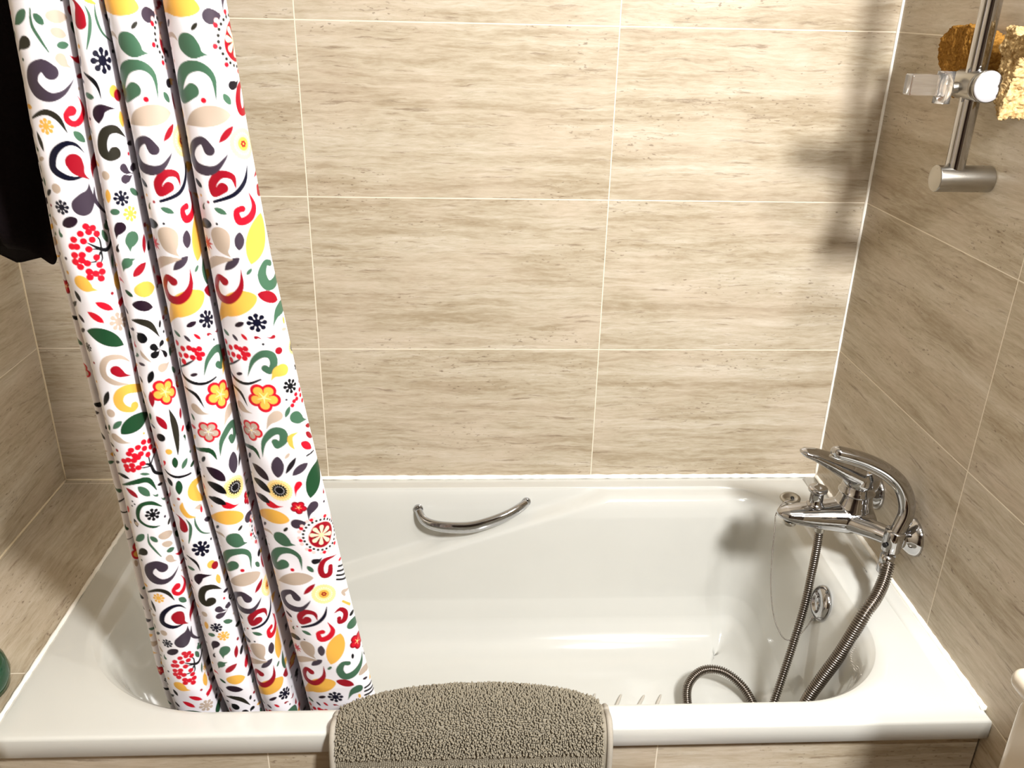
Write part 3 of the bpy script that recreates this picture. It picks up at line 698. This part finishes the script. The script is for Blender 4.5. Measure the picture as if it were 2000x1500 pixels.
# ---------------------------------------------------------------- bath plug and its bead chain
pg = empty('bath_plug', (.925, -.325, TZ+.02)); tag(pg, 'round metal bath plug hung behind the spout on a thin bead chain', 'plug')
lathe('plug_disc', [(0, .0145), (.003, .019), (.005, .0195), (.0065, .018), (.0065, .012), (.005, .010)], (.938, -.322, TZ+.012), (-.08, -.10, 1), M['satin'], pg, 32)
lathe('plug_eye', rprof(.003, .0035, .0006), (.942, -.322, TZ+.016), (-.08, -.10, 1), M['black'], pg, 16)
cc = [(.934, -.330, TZ+.017), (.917, -.340, TZ+.016), (.9035, -.350, TZ-.002), (.9035, -.356, TZ-.03), (.905, -.362, .03), (.908, -.372, -.03), (.918, -.384, -.09), (.932, -.392, -.125), (.945, -.398, -.140), (.962, -.402, -.135), (.978, -.404, -.108), (ovx-.013, -.405, -.084)]
cpth = spline(cc, 30); d = [0]
for i in range(1, len(cpth)): d.append(d[-1]+(cpth[i]-cpth[i-1]).length)
q = int(d[-1]/.0005); X = np.array([tuple(p) for p in cpth]); s_ = np.linspace(0, d[-1], q)
fp = [Vector(tuple(float(np.interp(a, d, X[:, k])) for k in range(3))) for a in s_]
tube('bead_chain', fp, [.0004+.0009*abs(math.sin(math.pi*i/6)) for i in range(q)], M['hose'], pg, n=8)
lathe('chain_clip', rprof(.010, .0045, .001), (ovx-.014, -.405, -.086), (.5, 0, .85), M['chrome'], pg, 16)
adopt(pg)
# ---------------------------------------------------------------- shower rail
rl = empty('shower_rail', (XR, -.40, .765)); tag(rl, 'chrome shower rail mounted upright on the right tiled wall', 'shower rail')
RX, RYY = 1.071, -.404
lathe('rail_pole', rprof(.95, .0145, .001), (RX, RYY, .765), (0, 0, 1), M['chrome'], rl, 32)
for z in (.765, 1.66):
    lathe('wall_bracket', rprof(.088, .0205, .0022), (XR-.0005, RYY, z), (-1, 0, 0), M['satin'], rl, 44)
sl = lathe('slider_clamp', rprof(.062, .0215, .004), (RX-.002, RYY-.030, .903), (0, 1, 0), M['satin'], rl, 40)
lathe('clamp_socket', rprof(.016, .0085, .001), (RX-.0155, RYY+.004, .900), (-1, 0, -.1), M['satin'], rl, 24)
lathe('socket_hole', rprof(.002, .0062, .0005), (RX-.0305, RYY+.004, .8985), (-1, 0, -.1), M['black'], rl, 20)
ka = Vector((.04, -1, .03)).normalized(); kc = Vector((RX, RYY, .903))+ka*.028
kn = lathe('clamp_knob', [(0, .017), (.002, .0225), (.008, .0232), (.0095, .0230)], kc, ka, M['satin'], rl, 44)
lathe('knob_cap', [(0, .0218), (.0015, .0222), (.0035, .0205), (.0045, .012), (.0048, .002)], kc+ka*.0092, ka, M['knob'], kn, 44)
# clear plastic arm that holds the handset
arm = box('handset_cradle', (.974, -.408, .887), (1.030, -.384, .917), M['acrylic'], rl, .003, 3)
V, F = tube_geo([(1.030, -.398, .876), (1.030, -.398, .922)], .0125, 24); cl = mesh('cradle_clip', V, F, M['acrylic'], arm)
adopt(rl)
# ---------------------------------------------------------------- sponges
def blob(name, ctr, ax, noise_amp, seed, mat, parent, crease=0):
    from mathutils import noise as nz
    bm = bmesh.new(); bmesh.ops.create_icosphere(bm, subdivisions=6, radius=1)
    for v in bm.verts:
        p = v.co.copy(); q = p*2.2+Vector((seed, seed*.7, 3))
        s = 1+noise_amp*nz.fractal(q, .8, 2.1, 4)+noise_amp*.45*nz.fractal(p*9+Vector((seed, 0, 0)), .8, 2, 3)
        if crease: s -= crease*abs(nz.noise(p*2.6+Vector((seed*2, 1, 0))))**.5*.6
        box_ = max(abs(p.x), abs(p.y), abs(p.z)); p = p*(1+.35*(1/box_-1))
        v.co = Vector((p.x*ax[0]*s, p.y*ax[1]*s, p.z*ax[2]*s))
    bmesh.ops.transform(bm, matrix=Matrix.Translation(ctr), verts=bm.verts)
    return from_bm(name, bm, mat, parent)
bs = empty('sea_sponge', (1.108, -.30, .935)); tag(bs, 'brown bristly bath sponge hanging behind the shower rail, on its left', 'sponge')
def shaped_sponge(name, cx, cz, half, thick, outline, mat, parent, seed, amp=.004, fuzz=0, y_c=None):
    """a soft block against the right wall: outline given in (y, z) around the centre"""
    from mathutils import noise as nz
    n = len(outline); bm = bmesh.new()
    f = bm.faces.new([bm.verts.new((0, y, z)) for y, z in outline])
    g = bmesh.ops.extrude_face_region(bm, geom=[f]); bmesh.ops.translate(bm, verts=[v for v in g['geom'] if isinstance(v, bmesh.types.BMVert)], vec=(-thick, 0, 0))
    bmesh.ops.triangulate(bm, faces=bm.faces)
    o = from_bm(name, bm, mat, parent)
    o.location = (XR-.004, 0, 0)
    r = o.modifiers.new('remesh', 'REMESH'); r.mode = 'VOXEL'; r.voxel_size = .0016; r.use_smooth_shade = True
    s = o.modifiers.new('smooth', 'SMOOTH'); s.iterations = 8
    tx = bpy.data.textures.new(name+'_t', 'CLOUDS'); tx.noise_scale = .016; tx.noise_depth = 3
    dm = o.modifiers.new('d', 'DISPLACE'); dm.texture = tx; dm.strength = amp*3; dm.mid_level = .55; dm.texture_coords = 'LOCAL'
    tx2 = bpy.data.textures.new(name+'_t2', 'CLOUDS'); tx2.noise_scale = .003; tx2.noise_depth = 2
    dm = o.modifiers.new('d2', 'DISPLACE'); dm.texture = tx2; dm.strength = amp*1.4; dm.mid_level = .5; dm.texture_coords = 'LOCAL'
    return o
shaped_sponge('sponge_body', 0, 0, 0, .026, [(-.215, .955), (-.225, .925), (-.262, .895), (-.30, .878), (-.345, .885), (-.375, .93), (-.37, .972), (-.30, .985), (-.24, .98)][::1], M['seasponge'], bs, 3, .0035)
tube('hanging_cord', [(1.112, -.33, .975), (1.11, -.35, 1.03), (1.106, -.365, 1.10), (1.10, -.38, 1.17), (1.09, -.39, 1.19)], .0012, M['seasponge'], bs, n=8)
adopt(bs)
lf = empty('loofah', (1.108, -.45, .93)); tag(lf, 'crumpled pale yellow loofah hanging right of the shower rail', 'loofah')
shaped_sponge('loofah_body', 0, 0, 0, .040, [(-.428, .985), (-.424, .955), (-.436, .915), (-.440, .885), (-.450, .866), (-.462, .862), (-.468, .90), (-.474, .935), (-.494, .955), (-.498, .985), (-.465, .974), (-.45, .985)], M['loofah'], lf, 8, .0050)
tube('hanging_cord', [(1.105, -.45, .985), (1.10, -.44, 1.05), (1.09, -.425, 1.13), (1.08, -.415, 1.19)], .0012, M['loofah'], lf, n=8)
adopt(lf)
# ---------------------------------------------------------------- toilet cistern
tc = empty('toilet_cistern', (1.04, -1.15, FLOOR)); tag(tc, 'cream ceramic toilet cistern with a rounded lid at the lower right corner', 'cistern')
b_ = box('tank', (.964, -1.33, -.14), (XR-.002, -.972, .272), M['ceramic'], tc, .022, 6)
l_ = box('lid', (.955, -1.34, .2735), (XR-.002, -.963, .303), M['ceramic'], tc, .0135, 6)
box('pan_base', (.86, -1.27, FLOOR+.001), (XR-.002, -1.03, -.138), M['ceramic'], tc, .05, 6)
adopt(tc)
# ---------------------------------------------------------------- green jar on the ledge
gj = empty('green_bottle', (-.452, -.665, 0)); tag(gj, 'dark green round bottle standing on the tiled ledge at the left edge', 'bottle')
lathe('bottle_body', [(.001, .03), (.003, .046), (.012, .056), (.035, .060), (.055, .056), (.068, .046), (.074, .034)], (-.452, -.665, 0), (0, 0, 1), M['green'], gj, 48)
lathe('cap', [(.0745, .034), (.078, .036), (.088, .036), (.091, .033), (.091, .01)], (-.452, -.665, 0), (0, 0, 1), M['whiteplastic'], gj, 40)
adopt(gj)
# ---------------------------------------------------------------- rug over the rim
RX0, RX1 = .117, .531
def rug_section(x):
    u = (x-RX0)/(RX1-RX0)*2-1
    h = .0125*max(0, math.cos((u-.12)*math.pi/2.25))**.8
    back = -.672-.028*abs(u)**2.2
    edge = .012*abs(u)**8
    return spline([(back+.004, -.17), (back+.001, -.10), (back-.002, -.03), (back-.006, .004+h*.7-edge), (back-.020, .012+h-edge), (-.725, .0125+h*.8-edge), (-.748, .010+h*.35), (-.765, .000), (-.7735, -.025), (-.777, -.06), (-.779, -.12), (-.780, -.20), (-.781, -.26)], 6) if False else \
        spline([Vector((0, a, b)) for a, b in [(back+.004, -.17), (back+.001, -.10), (back-.002, -.03), (back-.006, .004+h*.7-edge), (back-.020, .012+h-edge), (-.725, .0125+h*.8-edge), (-.748, .010+h*.35), (-.765, .000), (-.7735, -.025), (-.777, -.06), (-.779, -.12), (-.780, -.20), (-.781, -.26)]], 8)
rug = empty('bath_mat', (.324, -.77, -.26)); tag(rug, 'taupe tufted bath mat draped over the front rim of the bathtub', 'bath mat')
NX = 60; secs = []
for i in range(NX+1):
    x = RX0+(RX1-RX0)*i/NX; secs.append((x, rug_section(x)))
m_ = len(secs[0][1]); V = []; F = []
for off in (0, -.004):
    for x, s in secs:
        for j, p in enumerate(s):
            a = s[max(j-1, 0)]; b = s[min(j+1, m_-1)]; t = (b-a).normalized()
            nrm = Vector((0, t.z, -t.y))
            V.append((x, p.y+nrm.y*off*-1*0+(nrm.y*off), p.z+nrm.z*off))
K = (NX+1)*m_
for i in range(NX):
    for j in range(m_-1):
        a = i*m_+j; F += [(a, a+1, a+m_+1, a+m_), (K+a, K+a+m_, K+a+m_+1, K+a+1)]
for j in range(m_-1):
    F += [(j, K+j, K+j+1, j+1), (NX*m_+j, NX*m_+j+1, K+NX*m_+j+1, K+NX*m_+j)]
for i in range(NX):
    F += [(i*m_, (i+1)*m_, K+(i+1)*m_, K+i*m_), (i*m_+m_-1, K+i*m_+m_-1, K+(i+1)*m_+m_-1, (i+1)*m_+m_-1)]
mesh('woven_backing', V, F, M['rugweave'], rug)
for k_, xi in ((0, 0), (NX, 0)):
    x, s = secs[k_]; tube('edge_binding', [Vector((x, p.y, p.z)) for p in s], (.0048), M['rugedge'], rug, n=10)
rnd = random.Random(11); TV = []; TF = []
def tuft(c_, nrm, h, r):
    ref = Vector((1, 0, 0)); b = nrm.cross(ref).normalized(); base = len(TV)
    tilt = Vector((rnd.uniform(-.35, .35), rnd.uniform(-.2, .2), rnd.uniform(-.35, .35)))
    ax_ = (nrm+tilt).normalized()
    for hh, rr_ in ((-.0005, .7), (h*.55, 1.0), (h*.9, .75)):
        for k in range(5):
            th = k*2*math.pi/5+hh*200; TV.append(c_+ax_*hh+(ref*math.cos(th)+b*math.sin(th))*r*rr_)
    TV.append(c_+ax_*h*1.05)
    for q_ in (0, 5):
        for k in range(5): TF.append((base+q_+k, base+q_+(k+1) % 5, base+q_+5+(k+1) % 5, base+q_+5+k))
    for k in range(5): TF.append((base+10+k, base+10+(k+1) % 5, base+15))
sp0 = .0030
nxs = int((RX1-RX0-.014)/sp0)
for ix in range(nxs):
    x = RX0+.007+ix*sp0; s = rug_section(x); L = [0]
    for j in range(1, m_): L.append(L[-1]+(s[j]-s[j-1]).length)
    ys = [p.y for p in s]; zs_ = [p.z for p in s]; a = rnd.uniform(0, sp0)+.05
    while a < L[-1]-.01:
        y = float(np.interp(a, L, ys)); z = float(np.interp(a, L, zs_)); y2 = float(np.interp(a+.002, L, ys)); z2 = float(np.interp(a+.002, L, zs_))
        t = Vector((0, y2-y, z2-z)).normalized(); nrm = Vector((0, t.z, -t.y))
        flatband = y < -.77 and -.044 < z < -.030
        if flatband: tuft(Vector((x+rnd.uniform(-.0005, .0005), y, z)), nrm, .0016, .0012)
        else: tuft(Vector((x+rnd.uniform(-.0011, .0011), y, z)), nrm, rnd.uniform(.0042, .0072), rnd.uniform(.0014, .0020))
        a += sp0*rnd.uniform(.85, 1.15)
pile = mesh('pile', TV, TF, M['rugpile'], rug); pile['kind'] = 'stuff'
adopt(rug)
# ---------------------------------------------------------------- black garment behind the curtain
gm = empty('black_garment', (-.36, -.62, 1.30)); tag(gm, 'black cloth robe hanging at the upper left behind the patterned shower curtain', 'robe')
def garment():
    V = []; F = []; nu = 120; nv = 60
    for iv in range(nv+1):
        t = iv/nv; z0 = 1.385-t*.0
        for iu in range(nu):
            th = 2*math.pi*iu/nu; cx = math.cos(th); cy = math.sin(th)
            zb = .682 if cx > .55 else .712 if cx > .42 else .696
            zb += .012*math.sin(th*5)
            z = 1.34+(zb-1.34)*t; wide = .13+.035*sstep(0, .3, t); 
            px_ = -.395+(wide+.0*t)*math.copysign(abs(cx)**.8, cx); py = -.60+(.035+.012*math.sin(th*7+t*3)*t)*cy+.012*math.sin(cx*14+t*2)*min(1, t*2)
            e_ = 1 if iv < nv-4 else math.sqrt(max(0, 1-((iv-(nv-4))/4.2)**2))
            xr_ = -.192-.090*(1-z)-.04*sstep(1.1, 1.34, z); xl_ = -.565; um = (px_+.395)/wide
            V.append(((xl_+xr_)/2+um*(xr_-xl_)/2*(.94+.06*e_), -.585+(py+.60)*e_, z))
    for iv in range(nv):
        for iu in range(nu): F.append((iv*nu+iu, iv*nu+(iu+1) % nu, (iv+1)*nu+(iu+1) % nu, (iv+1)*nu+iu))
    F.append(tuple(range(nu))); F.append(tuple(nv*nu+k for k in range(nu))[::-1]); return V, F
V, F = garment(); mesh('robe_body', V, F, M['cloth'], gm)
tube('hanging_loop', spline([(-.395, -.60, 1.335), (-.402, -.62, 1.38), (-.400, -.75, 1.436), (-.396, -.765, 1.425), (-.390, -.62, 1.37), (-.388, -.60, 1.335)], 6), .003, M['cloth'], gm, n=8)
adopt(gm)
# ---------------------------------------------------------------- curtain rod
cr_ = empty('curtain_rod', (XL, -.756, 1.415)); tag(cr_, 'white shower curtain rod spanning wall to wall above the bathtub', 'curtain rod')
lathe('rod', rprof(XR-XL-.004, .0125, .001), (XL+.002, -.756, 1.415), (1, 0, 0), M['whiteplastic'], cr_, 28)
lathe('end_cap', rprof(.02, .022, .003), (XL+.0005, -.756, 1.415), (1, 0, 0), M['whiteplastic'], cr_, 28)
lathe('end_cap', rprof(.02, .022, .003), (XR-.0005, -.756, 1.415), (-1, 0, 0), M['whiteplastic'], cr_, 28)
adopt(cr_)
# ---------------------------------------------------------------- printed shower curtain
PAL = {'g': (62, 96, 74), 'G': (26, 64, 38), 'r': (192, 16, 38), 'R': (142, 12, 30), 'p': (58, 48, 60), 'P': (34, 18, 32), 'o': (36, 34, 26), 'n': (8, 9, 30), 'k': (8, 9, 14), 'd': (26, 22, 27), 'y': (222, 168, 72), 'b': (178, 160, 144)}
PAL = {k: np.array(lin(v), dtype=np.float32) for k, v in PAL.items()}; WHITE = np.array(lin((228, 225, 230)), dtype=np.float32); PALEY = np.array(lin((238, 214, 150)), dtype=np.float32)
PERIOD = {'A': .676, 'B': .655, 'C': .656, 'F': .66, 'V': .66}
SPAN = {'A': (-.03, .14), 'B': (-.03, .12), 'C': (-.045, .19), 'F': (-.03, .09), 'V': (0, .30)}
RES = .0005
class Canvas:
    def __init__(s, key):
        s.u0, s.u1 = SPAN[key]; s.P = PERIOD[key]; s.w = int((s.u1-s.u0)/RES); s.h = int(round(s.P/RES)); s.img = np.empty((s.h, s.w, 3), np.float32); s.img[:] = WHITE
    def caps(s, pts, col):
        """union of cones through (u, v, r)"""
        P_ = np.array(pts, float); P_[:, 1] = P_[:, 1] % s.P if len(P_) == 1 else P_[:, 1]-math.floor(P_[0, 1]/s.P)*s.P
        R_ = P_[:, 2].max()+.001
        for sh in (-s.P, 0, s.P):
            v0, v1 = P_[:, 1].min()+sh-R_, P_[:, 1].max()+sh+R_; a, b = P_[:, 0].min()-R_, P_[:, 0].max()+R_
            i0, i1 = max(0, int(v0/RES)), min(s.h, int(v1/RES)+2); j0, j1 = max(0, int((a-s.u0)/RES)), min(s.w, int((b-s.u0)/RES)+2)
            if i0 >= i1 or j0 >= j1: continue
            vv, uu = np.mgrid[i0:i1, j0:j1]; uu = s.u0+(uu+.5)*RES; vv = (vv+.5)*RES-sh; D = np.full(uu.shape, 9.)
            if len(P_) == 1: D = np.hypot(uu-P_[0, 0], vv-P_[0, 1])-P_[0, 2]
            for k in range(len(P_)-1):
                x0, y0, r0 = P_[k]; x1, y1, r1 = P_[k+1]; dx, dy = x1-x0, y1-y0; L = dx*dx+dy*dy+1e-12
                t = np.clip(((uu-x0)*dx+(vv-y0)*dy)/L, 0, 1); D = np.minimum(D, np.hypot(uu-x0-t*dx, vv-y0-t*dy)-(r0+(r1-r0)*t))
            cov = np.clip(.5-D/(RES*1.1), 0, 1)[..., None].astype(np.float32)
            s.img[i0:i1, j0:j1] = s.img[i0:i1, j0:j1]*(1-cov)+col*cov
    def curve(s, pts, col):
        if len(pts) > 2:
            q = spline([Vector(p) for p in pts], 5); pts = [(p.x, p.y, max(.0001, p.z)) for p in q]
        s.caps(pts, col)
    def ring(s, x, y, rr_, n, r, col, ph=0, ey=1.0):
        for k in range(n):
            a = ph+2*math.pi*k/n; s.caps([(x+rr_*math.cos(a), y+rr_*ey*math.sin(a), r)], col)
    def motif(s, typ, c_, pts):
        col = PAL[c_]
        if typ in 'LD': s.curve(pts, col)
        elif typ == 'S': s.curve(pts, col)
        elif typ == 'O':
            for p in pts: s.caps([p], col)
        else:
            x, y, r = pts[0]
            if typ == 'N':
                r *= .93; s.caps([(x, y, r*.42)], col); s.ring(x, y, r*.50, 8, r*.14, col); s.ring(x, y, r*.76, 8, r*.25, col); s.ring(x, y, r*.47, 8, r*.06, WHITE, math.pi/8)
            elif typ == 'P':
                inner = {'y': PAL['y'], 'r': PAL['r'], 'b': PAL['b']}[c_]; out_ = PAL['r'] if c_ != 'r' else PAL['R']
                s.ring(x, y, r*.56, 5, r*.44, out_, -.9); s.caps([(x, y, r*.5)], out_)
                s.ring(x, y, r*.52, 5, r*.28, inner, -.9); s.caps([(x, y, r*.34)], inner)
                for k in range(5):
                    a = -.9+2*math.pi*k/5; s.caps([(x, y, r*.04), (x+r*.4*math.cos(a), y+r*.4*math.sin(a), r*.015)], PALEY if c_ != 'b' else WHITE)
                s.caps([(x, y, r*.09)], PALEY)
            elif typ == 'U':
                s.ring(x, y, r*.86, 26, r*.11, PALEY); s.caps([(x, y, r*.84)], PALEY); s.ring(x, y, r*.68, 26, r*.06, PAL['y'])
                s.caps([(x, y, r*.5)], PAL['k']); s.ring(x, y, r*.34, 14, r*.035, WHITE); s.ring(x, y, r*.52, 16, r*.07, PAL['k'])
            elif typ == 'V':
                a_ = PALEY if c_ == 'y' else PAL['R']; s.ring(x, y, r*.84, 26, r*.13, a_); s.caps([(x, y, r*.82)], a_)
                s.ring(x, y, r*.62, 22, r*.045, WHITE if c_ == 'y' else PAL['r']); s.caps([(x, y, r*.40)], PAL['y'] if c_ == 'y' else PAL['r']); s.ring(x, y, r*.14, 6, r*.08, PAL['R'])
            elif typ == 'T':
                for k in range(8):
                    a = 2*math.pi*k/8; s.caps([(x, y, r*.08), (x+r*.55*math.cos(a), y+r*.55*math.sin(a), r*.16), (x+r*math.cos(a), y+r*math.sin(a), r*.03)], col)
            elif typ == 'M':
                e1 = PAL['R']; pk = np.array(lin((226, 190, 184)), dtype=np.float32); pe = np.array(lin((232, 205, 176)), dtype=np.float32)
                s.ring(x, y, r*.93, 18, r*.085, pk); s.ring(x, y, r*.90, 9, r*.085, PAL['r'], .2); s.ring(x, y, r*.76, 26, r*.06, PAL['o'])
                s.caps([(x-r*.06, y+r*.12, r*.54), (x+r*.08, y-r*.12, r*.54)], pk); s.caps([(x-r*.06, y+r*.12, r*.50), (x+r*.08, y-r*.12, r*.50)], e1)
                for k in range(8):
                    a = 2*math.pi*k/8+.2; s.caps([(x+r*.1*math.cos(a), y+r*.1*math.sin(a), r*.03), (x+r*.40*math.cos(a), y+r*.40*math.sin(a), r*.10)], pe)
                s.ring(x, y, r*.30, 8, r*.035, PAL['o'], .2+math.pi/8); s.caps([(x, y, r*.10)], PALEY)
def random_fill(cv, u0, u1, seed, sizes=(.006, .008, .011, .015), grow=.8):
    rnd = random.Random(seed); placed = []
    for _ in range(2600):
        u = rnd.uniform(u0, u1); v = rnd.uniform(0, cv.P); r = rnd.choice(sizes)
        if any((u-a)**2+(((v-b+cv.P/2) % cv.P)-cv.P/2)**2 < (r+c_)**2 for a, b, c_ in placed): continue
        i = int(v/RES) % cv.h; j = min(cv.w-1, max(0, int((u-cv.u0)/RES)))
        k = int(r/RES*grow); reg = cv.img[max(0, i-k):i+k, max(0, j-k):j+k]
        if reg.size and np.abs(reg-WHITE).max() > .1: continue
        placed.append((u, v, r)); a = rnd.uniform(0, 6.28); t = rnd.choice('LLDDSNPLO' if r > .007 else 'LLDO')
        c_ = rnd.choice('ggGrRpPokkyyb'); ca, sa = math.cos(a)*r, math.sin(a)*r
        if t == 'L': cv.motif('L', c_, [(u-ca, v-sa, .0003), (u-ca*.4, v-sa*.4, r*.42), (u+ca*.4, v+sa*.4, r*.42), (u+ca, v+sa, .0003)])
        elif t == 'D': cv.motif('D', c_, [(u-ca*.4, v-sa*.4, r*.45), (u+ca*.2+sa*.2, v+sa*.2-ca*.2, r*.25), (u+ca, v+sa, .0003)])
        elif t == 'S': cv.motif('S', c_, [(u+math.cos(a+q*.75)*r*(.95-.13*q), v+math.sin(a+q*.75)*r*(.95-.13*q), r*(.02+.06*q)) for q in range(6)])
        elif t == 'O': cv.motif('O', c_, [(u, v, r*.35)])
        elif t == 'N': cv.motif('N', rnd.choice('nkyb'), [(u, v, r*.8)])
        else: cv.motif('P', rnd.choice('yrb'), [(u, v, r*.9)])
CV = {k: Canvas(k) for k in SPAN}
for ln in MOTIFS.strip().splitlines():
    ka_, kb_, kc_, n_ = ln.split(); v_ = [int(a)*1e-4 for a in n_.split(',')]
    CV[ka_].motif(kb_, kc_, [(v_[i], v_[i+1], v_[i+2]*(1.02 if kb_ == 'O' else 1.12)) for i in range(0, len(v_), 3)])
random_fill(CV['V'], 0, .30, 4); random_fill(CV['F'], -.03, .09, 6)
for k_, (a, b) in {'A': ((-.03, 0), (.088, .14)), 'B': ((-.03, 0), (.073, .12)), 'C': ((-.045, -.005), (.135, .19))}.items():
    random_fill(CV[k_], *a, 8); random_fill(CV[k_], *b, 9)
for k_, (a, b) in {'A': (.002, .088), 'B': (.002, .072), 'C': (-.003, .133)}.items():
    random_fill(CV[k_], a, b, 21, (.0050, .0060, .0070), 1.3)
def sample(cv, u, v):
    x = np.clip((u-cv.u0)/RES-.5, 0, cv.w-1.001); y = (v % cv.P)/RES-.5; y = np.where(y < 0, y+cv.h, y)
    x0 = x.astype(int); y0 = y.astype(int) % cv.h; fx = (x-x0)[..., None]; fy = (y-np.floor(y))[..., None]; y1 = (y0+1) % cv.h; x1 = np.minimum(x0+1, cv.w-1)
    I = cv.img; return (I[y0, x0]*(1-fx)+I[y0, x1]*fx)*(1-fy)+(I[y1, x0]*(1-fx)+I[y1, x1]*fx)*fy
def build_curtain():
    Z = np.concatenate([np.arange(1.395, 1.03, -.006), np.arange(1.03, -.105, -.00105), np.arange(-.105, -.225, -.004)])
    zr = np.array(ZROW)[::-1]
    ycr = np.where(Z > 0, -.662-.088*Z, -.662-.16*Z)
    E = {}
    for f in range(5):
        E[f] = [np.interp(Z, zr, np.array(FOLD_EDGES[f][s])[::-1]) for s in (0, 1)]
    E[0][0] = E[0][1]-np.interp(Z, [.55, .86], [.0175, .004])
    for f in range(1, 4): E[f][1] = np.minimum(E[f][1], E[f+1][0]-.003)
    # lower end gathers a little in the tub
    cols_x = []; cols_y = []; cols_c = []
    wob = lambda s, ph: .0010*np.sin(Z*21+s*5+ph)+.0006*np.sin(Z*57+s*9+ph*2)
    v_ = 1-Z
    key = {0: 'F', 1: 'A', 2: 'B', 3: 'C', 4: 'C'}
    sh3 = np.interp(Z, [-.1, .25, .35, .5, .68, .9, 1], [0, 0, .014, .014, .004, 0, 0])
    for f in range(5):
        L, R_ = E[f]; rx = (R_-L)/2; xc = (R_+L)/2; ry = .018 if f == 0 else .03; yo = .035 if f == 0 else 0
        if f == 0: ry = .016
        nth = 40 if f == 0 else (150 if f == 4 else 110)
        th_end = math.pi
        ths = np.linspace(0 if f else .25, th_end, nth); 
        arc = np.zeros_like(Z); px_ = None
        for i, th in enumerate(ths):
            sn = math.sin(th)**(.85 if f else 1); x = xc-rx*math.cos(th); y = ycr+yo+ry*(1-sn)
            ym = y+wob(f+i*.01, f)*(sn if f else 1)
            xs, ysx = xc-rx*math.cos(th), ry*math.sin(th)
            if px_ is not None: arc = arc+np.hypot(xs-px_, ysx-py_)
            px_, py_ = xs, ysx
            cols_x.append(x); cols_y.append(ym)
            u = arc-(-sh3 if f == 3 else 0) if False else (arc-sh3 if f == 3 else arc)
            cols_c.append(sample(CV[key[f]], u, v_))
        if f < 4:
            L2 = E[f+1][0]; y0 = ycr+yo+ry; y1 = ycr+.03; nv = 46
            dep = .080 if f else .02
            for i in range(1, nv):
                t = i/nv; s = t*t*(3-2*t); x = R_+(L2-R_)*s; y = y0+(y1-y0)*s+dep*math.sin(math.pi*t)
                # valley walls bulge a touch so cloth never crosses itself
                cols_x.append(x); cols_y.append(y); cols_c.append(sample(CV['V'], np.full_like(Z, (.01+f*.042+t*.12) if f else t*.08), v_))
        else:
            pass
    X = np.stack(cols_x, 1); Y = np.stack(cols_y, 1); Cc = np.stack(cols_c, 1); ZZ = np.repeat(Z[:, None], X.shape[1], 1)
    h, w = X.shape
    co = np.stack([X, Y, ZZ], -1).reshape(-1, 3).astype(np.float32)
    me = bpy.data.meshes.new('printed_cloth'); me.vertices.add(h*w); me.vertices.foreach_set('co', co.ravel())
    idx = np.arange(h*w).reshape(h, w); q = np.stack([idx[:-1, :-1], idx[1:, :-1], idx[1:, 1:], idx[:-1, 1:]], -1).reshape(-1, 4)
    me.loops.add(q.size); me.loops.foreach_set('vertex_index', q.ravel().astype(np.int32)); me.polygons.add(len(q))
    me.polygons.foreach_set('loop_start', np.arange(0, q.size, 4, dtype=np.int32)); me.polygons.foreach_set('use_smooth', np.ones(len(q), dtype=bool))
    at = me.color_attributes.new('print', 'FLOAT_COLOR', 'POINT'); rgba = np.ones((h*w, 4), np.float32); rgba[:, :3] = Cc.reshape(-1, 3); at.data.foreach_set('color', rgba.ravel())
    me.update(); me.validate(); return me, w
ct = NT('printed_satin'); an = ct.n('ShaderNodeAttribute', attribute_name='print'); g_ = ct.n('ShaderNodeNewGeometry')
ct.set(Roughness=.38, Specular_IOR_Level=.28); ct.l(an.outputs['Color'], ct.b.inputs['Base Color'])
ct.bump(ct.noise(g_.outputs['Position'], 700, 2), .0001, .3)
curt = empty('shower_curtain', (0, -.756, 1.415)); tag(curt, 'white shower curtain printed with red, green, grey and yellow scrolls and flowers, gathered in folds', 'curtain')
me, cw = build_curtain(); cloth = link('printed_cloth', me, ct.m, curt)
for i, x in enumerate([-.172, -.13, -.08, -.037, .03, .062]):
    V = []; F = []; n1, n2 = 28, 8
    for a in range(n1):
        A_ = 2*math.pi*a/n1
        for b in range(n2):
            B_ = 2*math.pi*b/n2; rr_ = .021+.0022*math.cos(B_); V.append((x+.0022*math.sin(B_), -.756+rr_*math.sin(A_), 1.408+rr_*math.cos(A_)))
    for a in range(n1):
        for b in range(n2): F.append((a*n2+b, a*n2+(b+1) % n2, ((a+1) % n1)*n2+(b+1) % n2, ((a+1) % n1)*n2+b))
    mesh('curtain_ring', V, F, M['whiteplastic'], curt)
adopt(curt)
for o in bpy.data.objects:
    if '_loc' in o: del o['_loc']
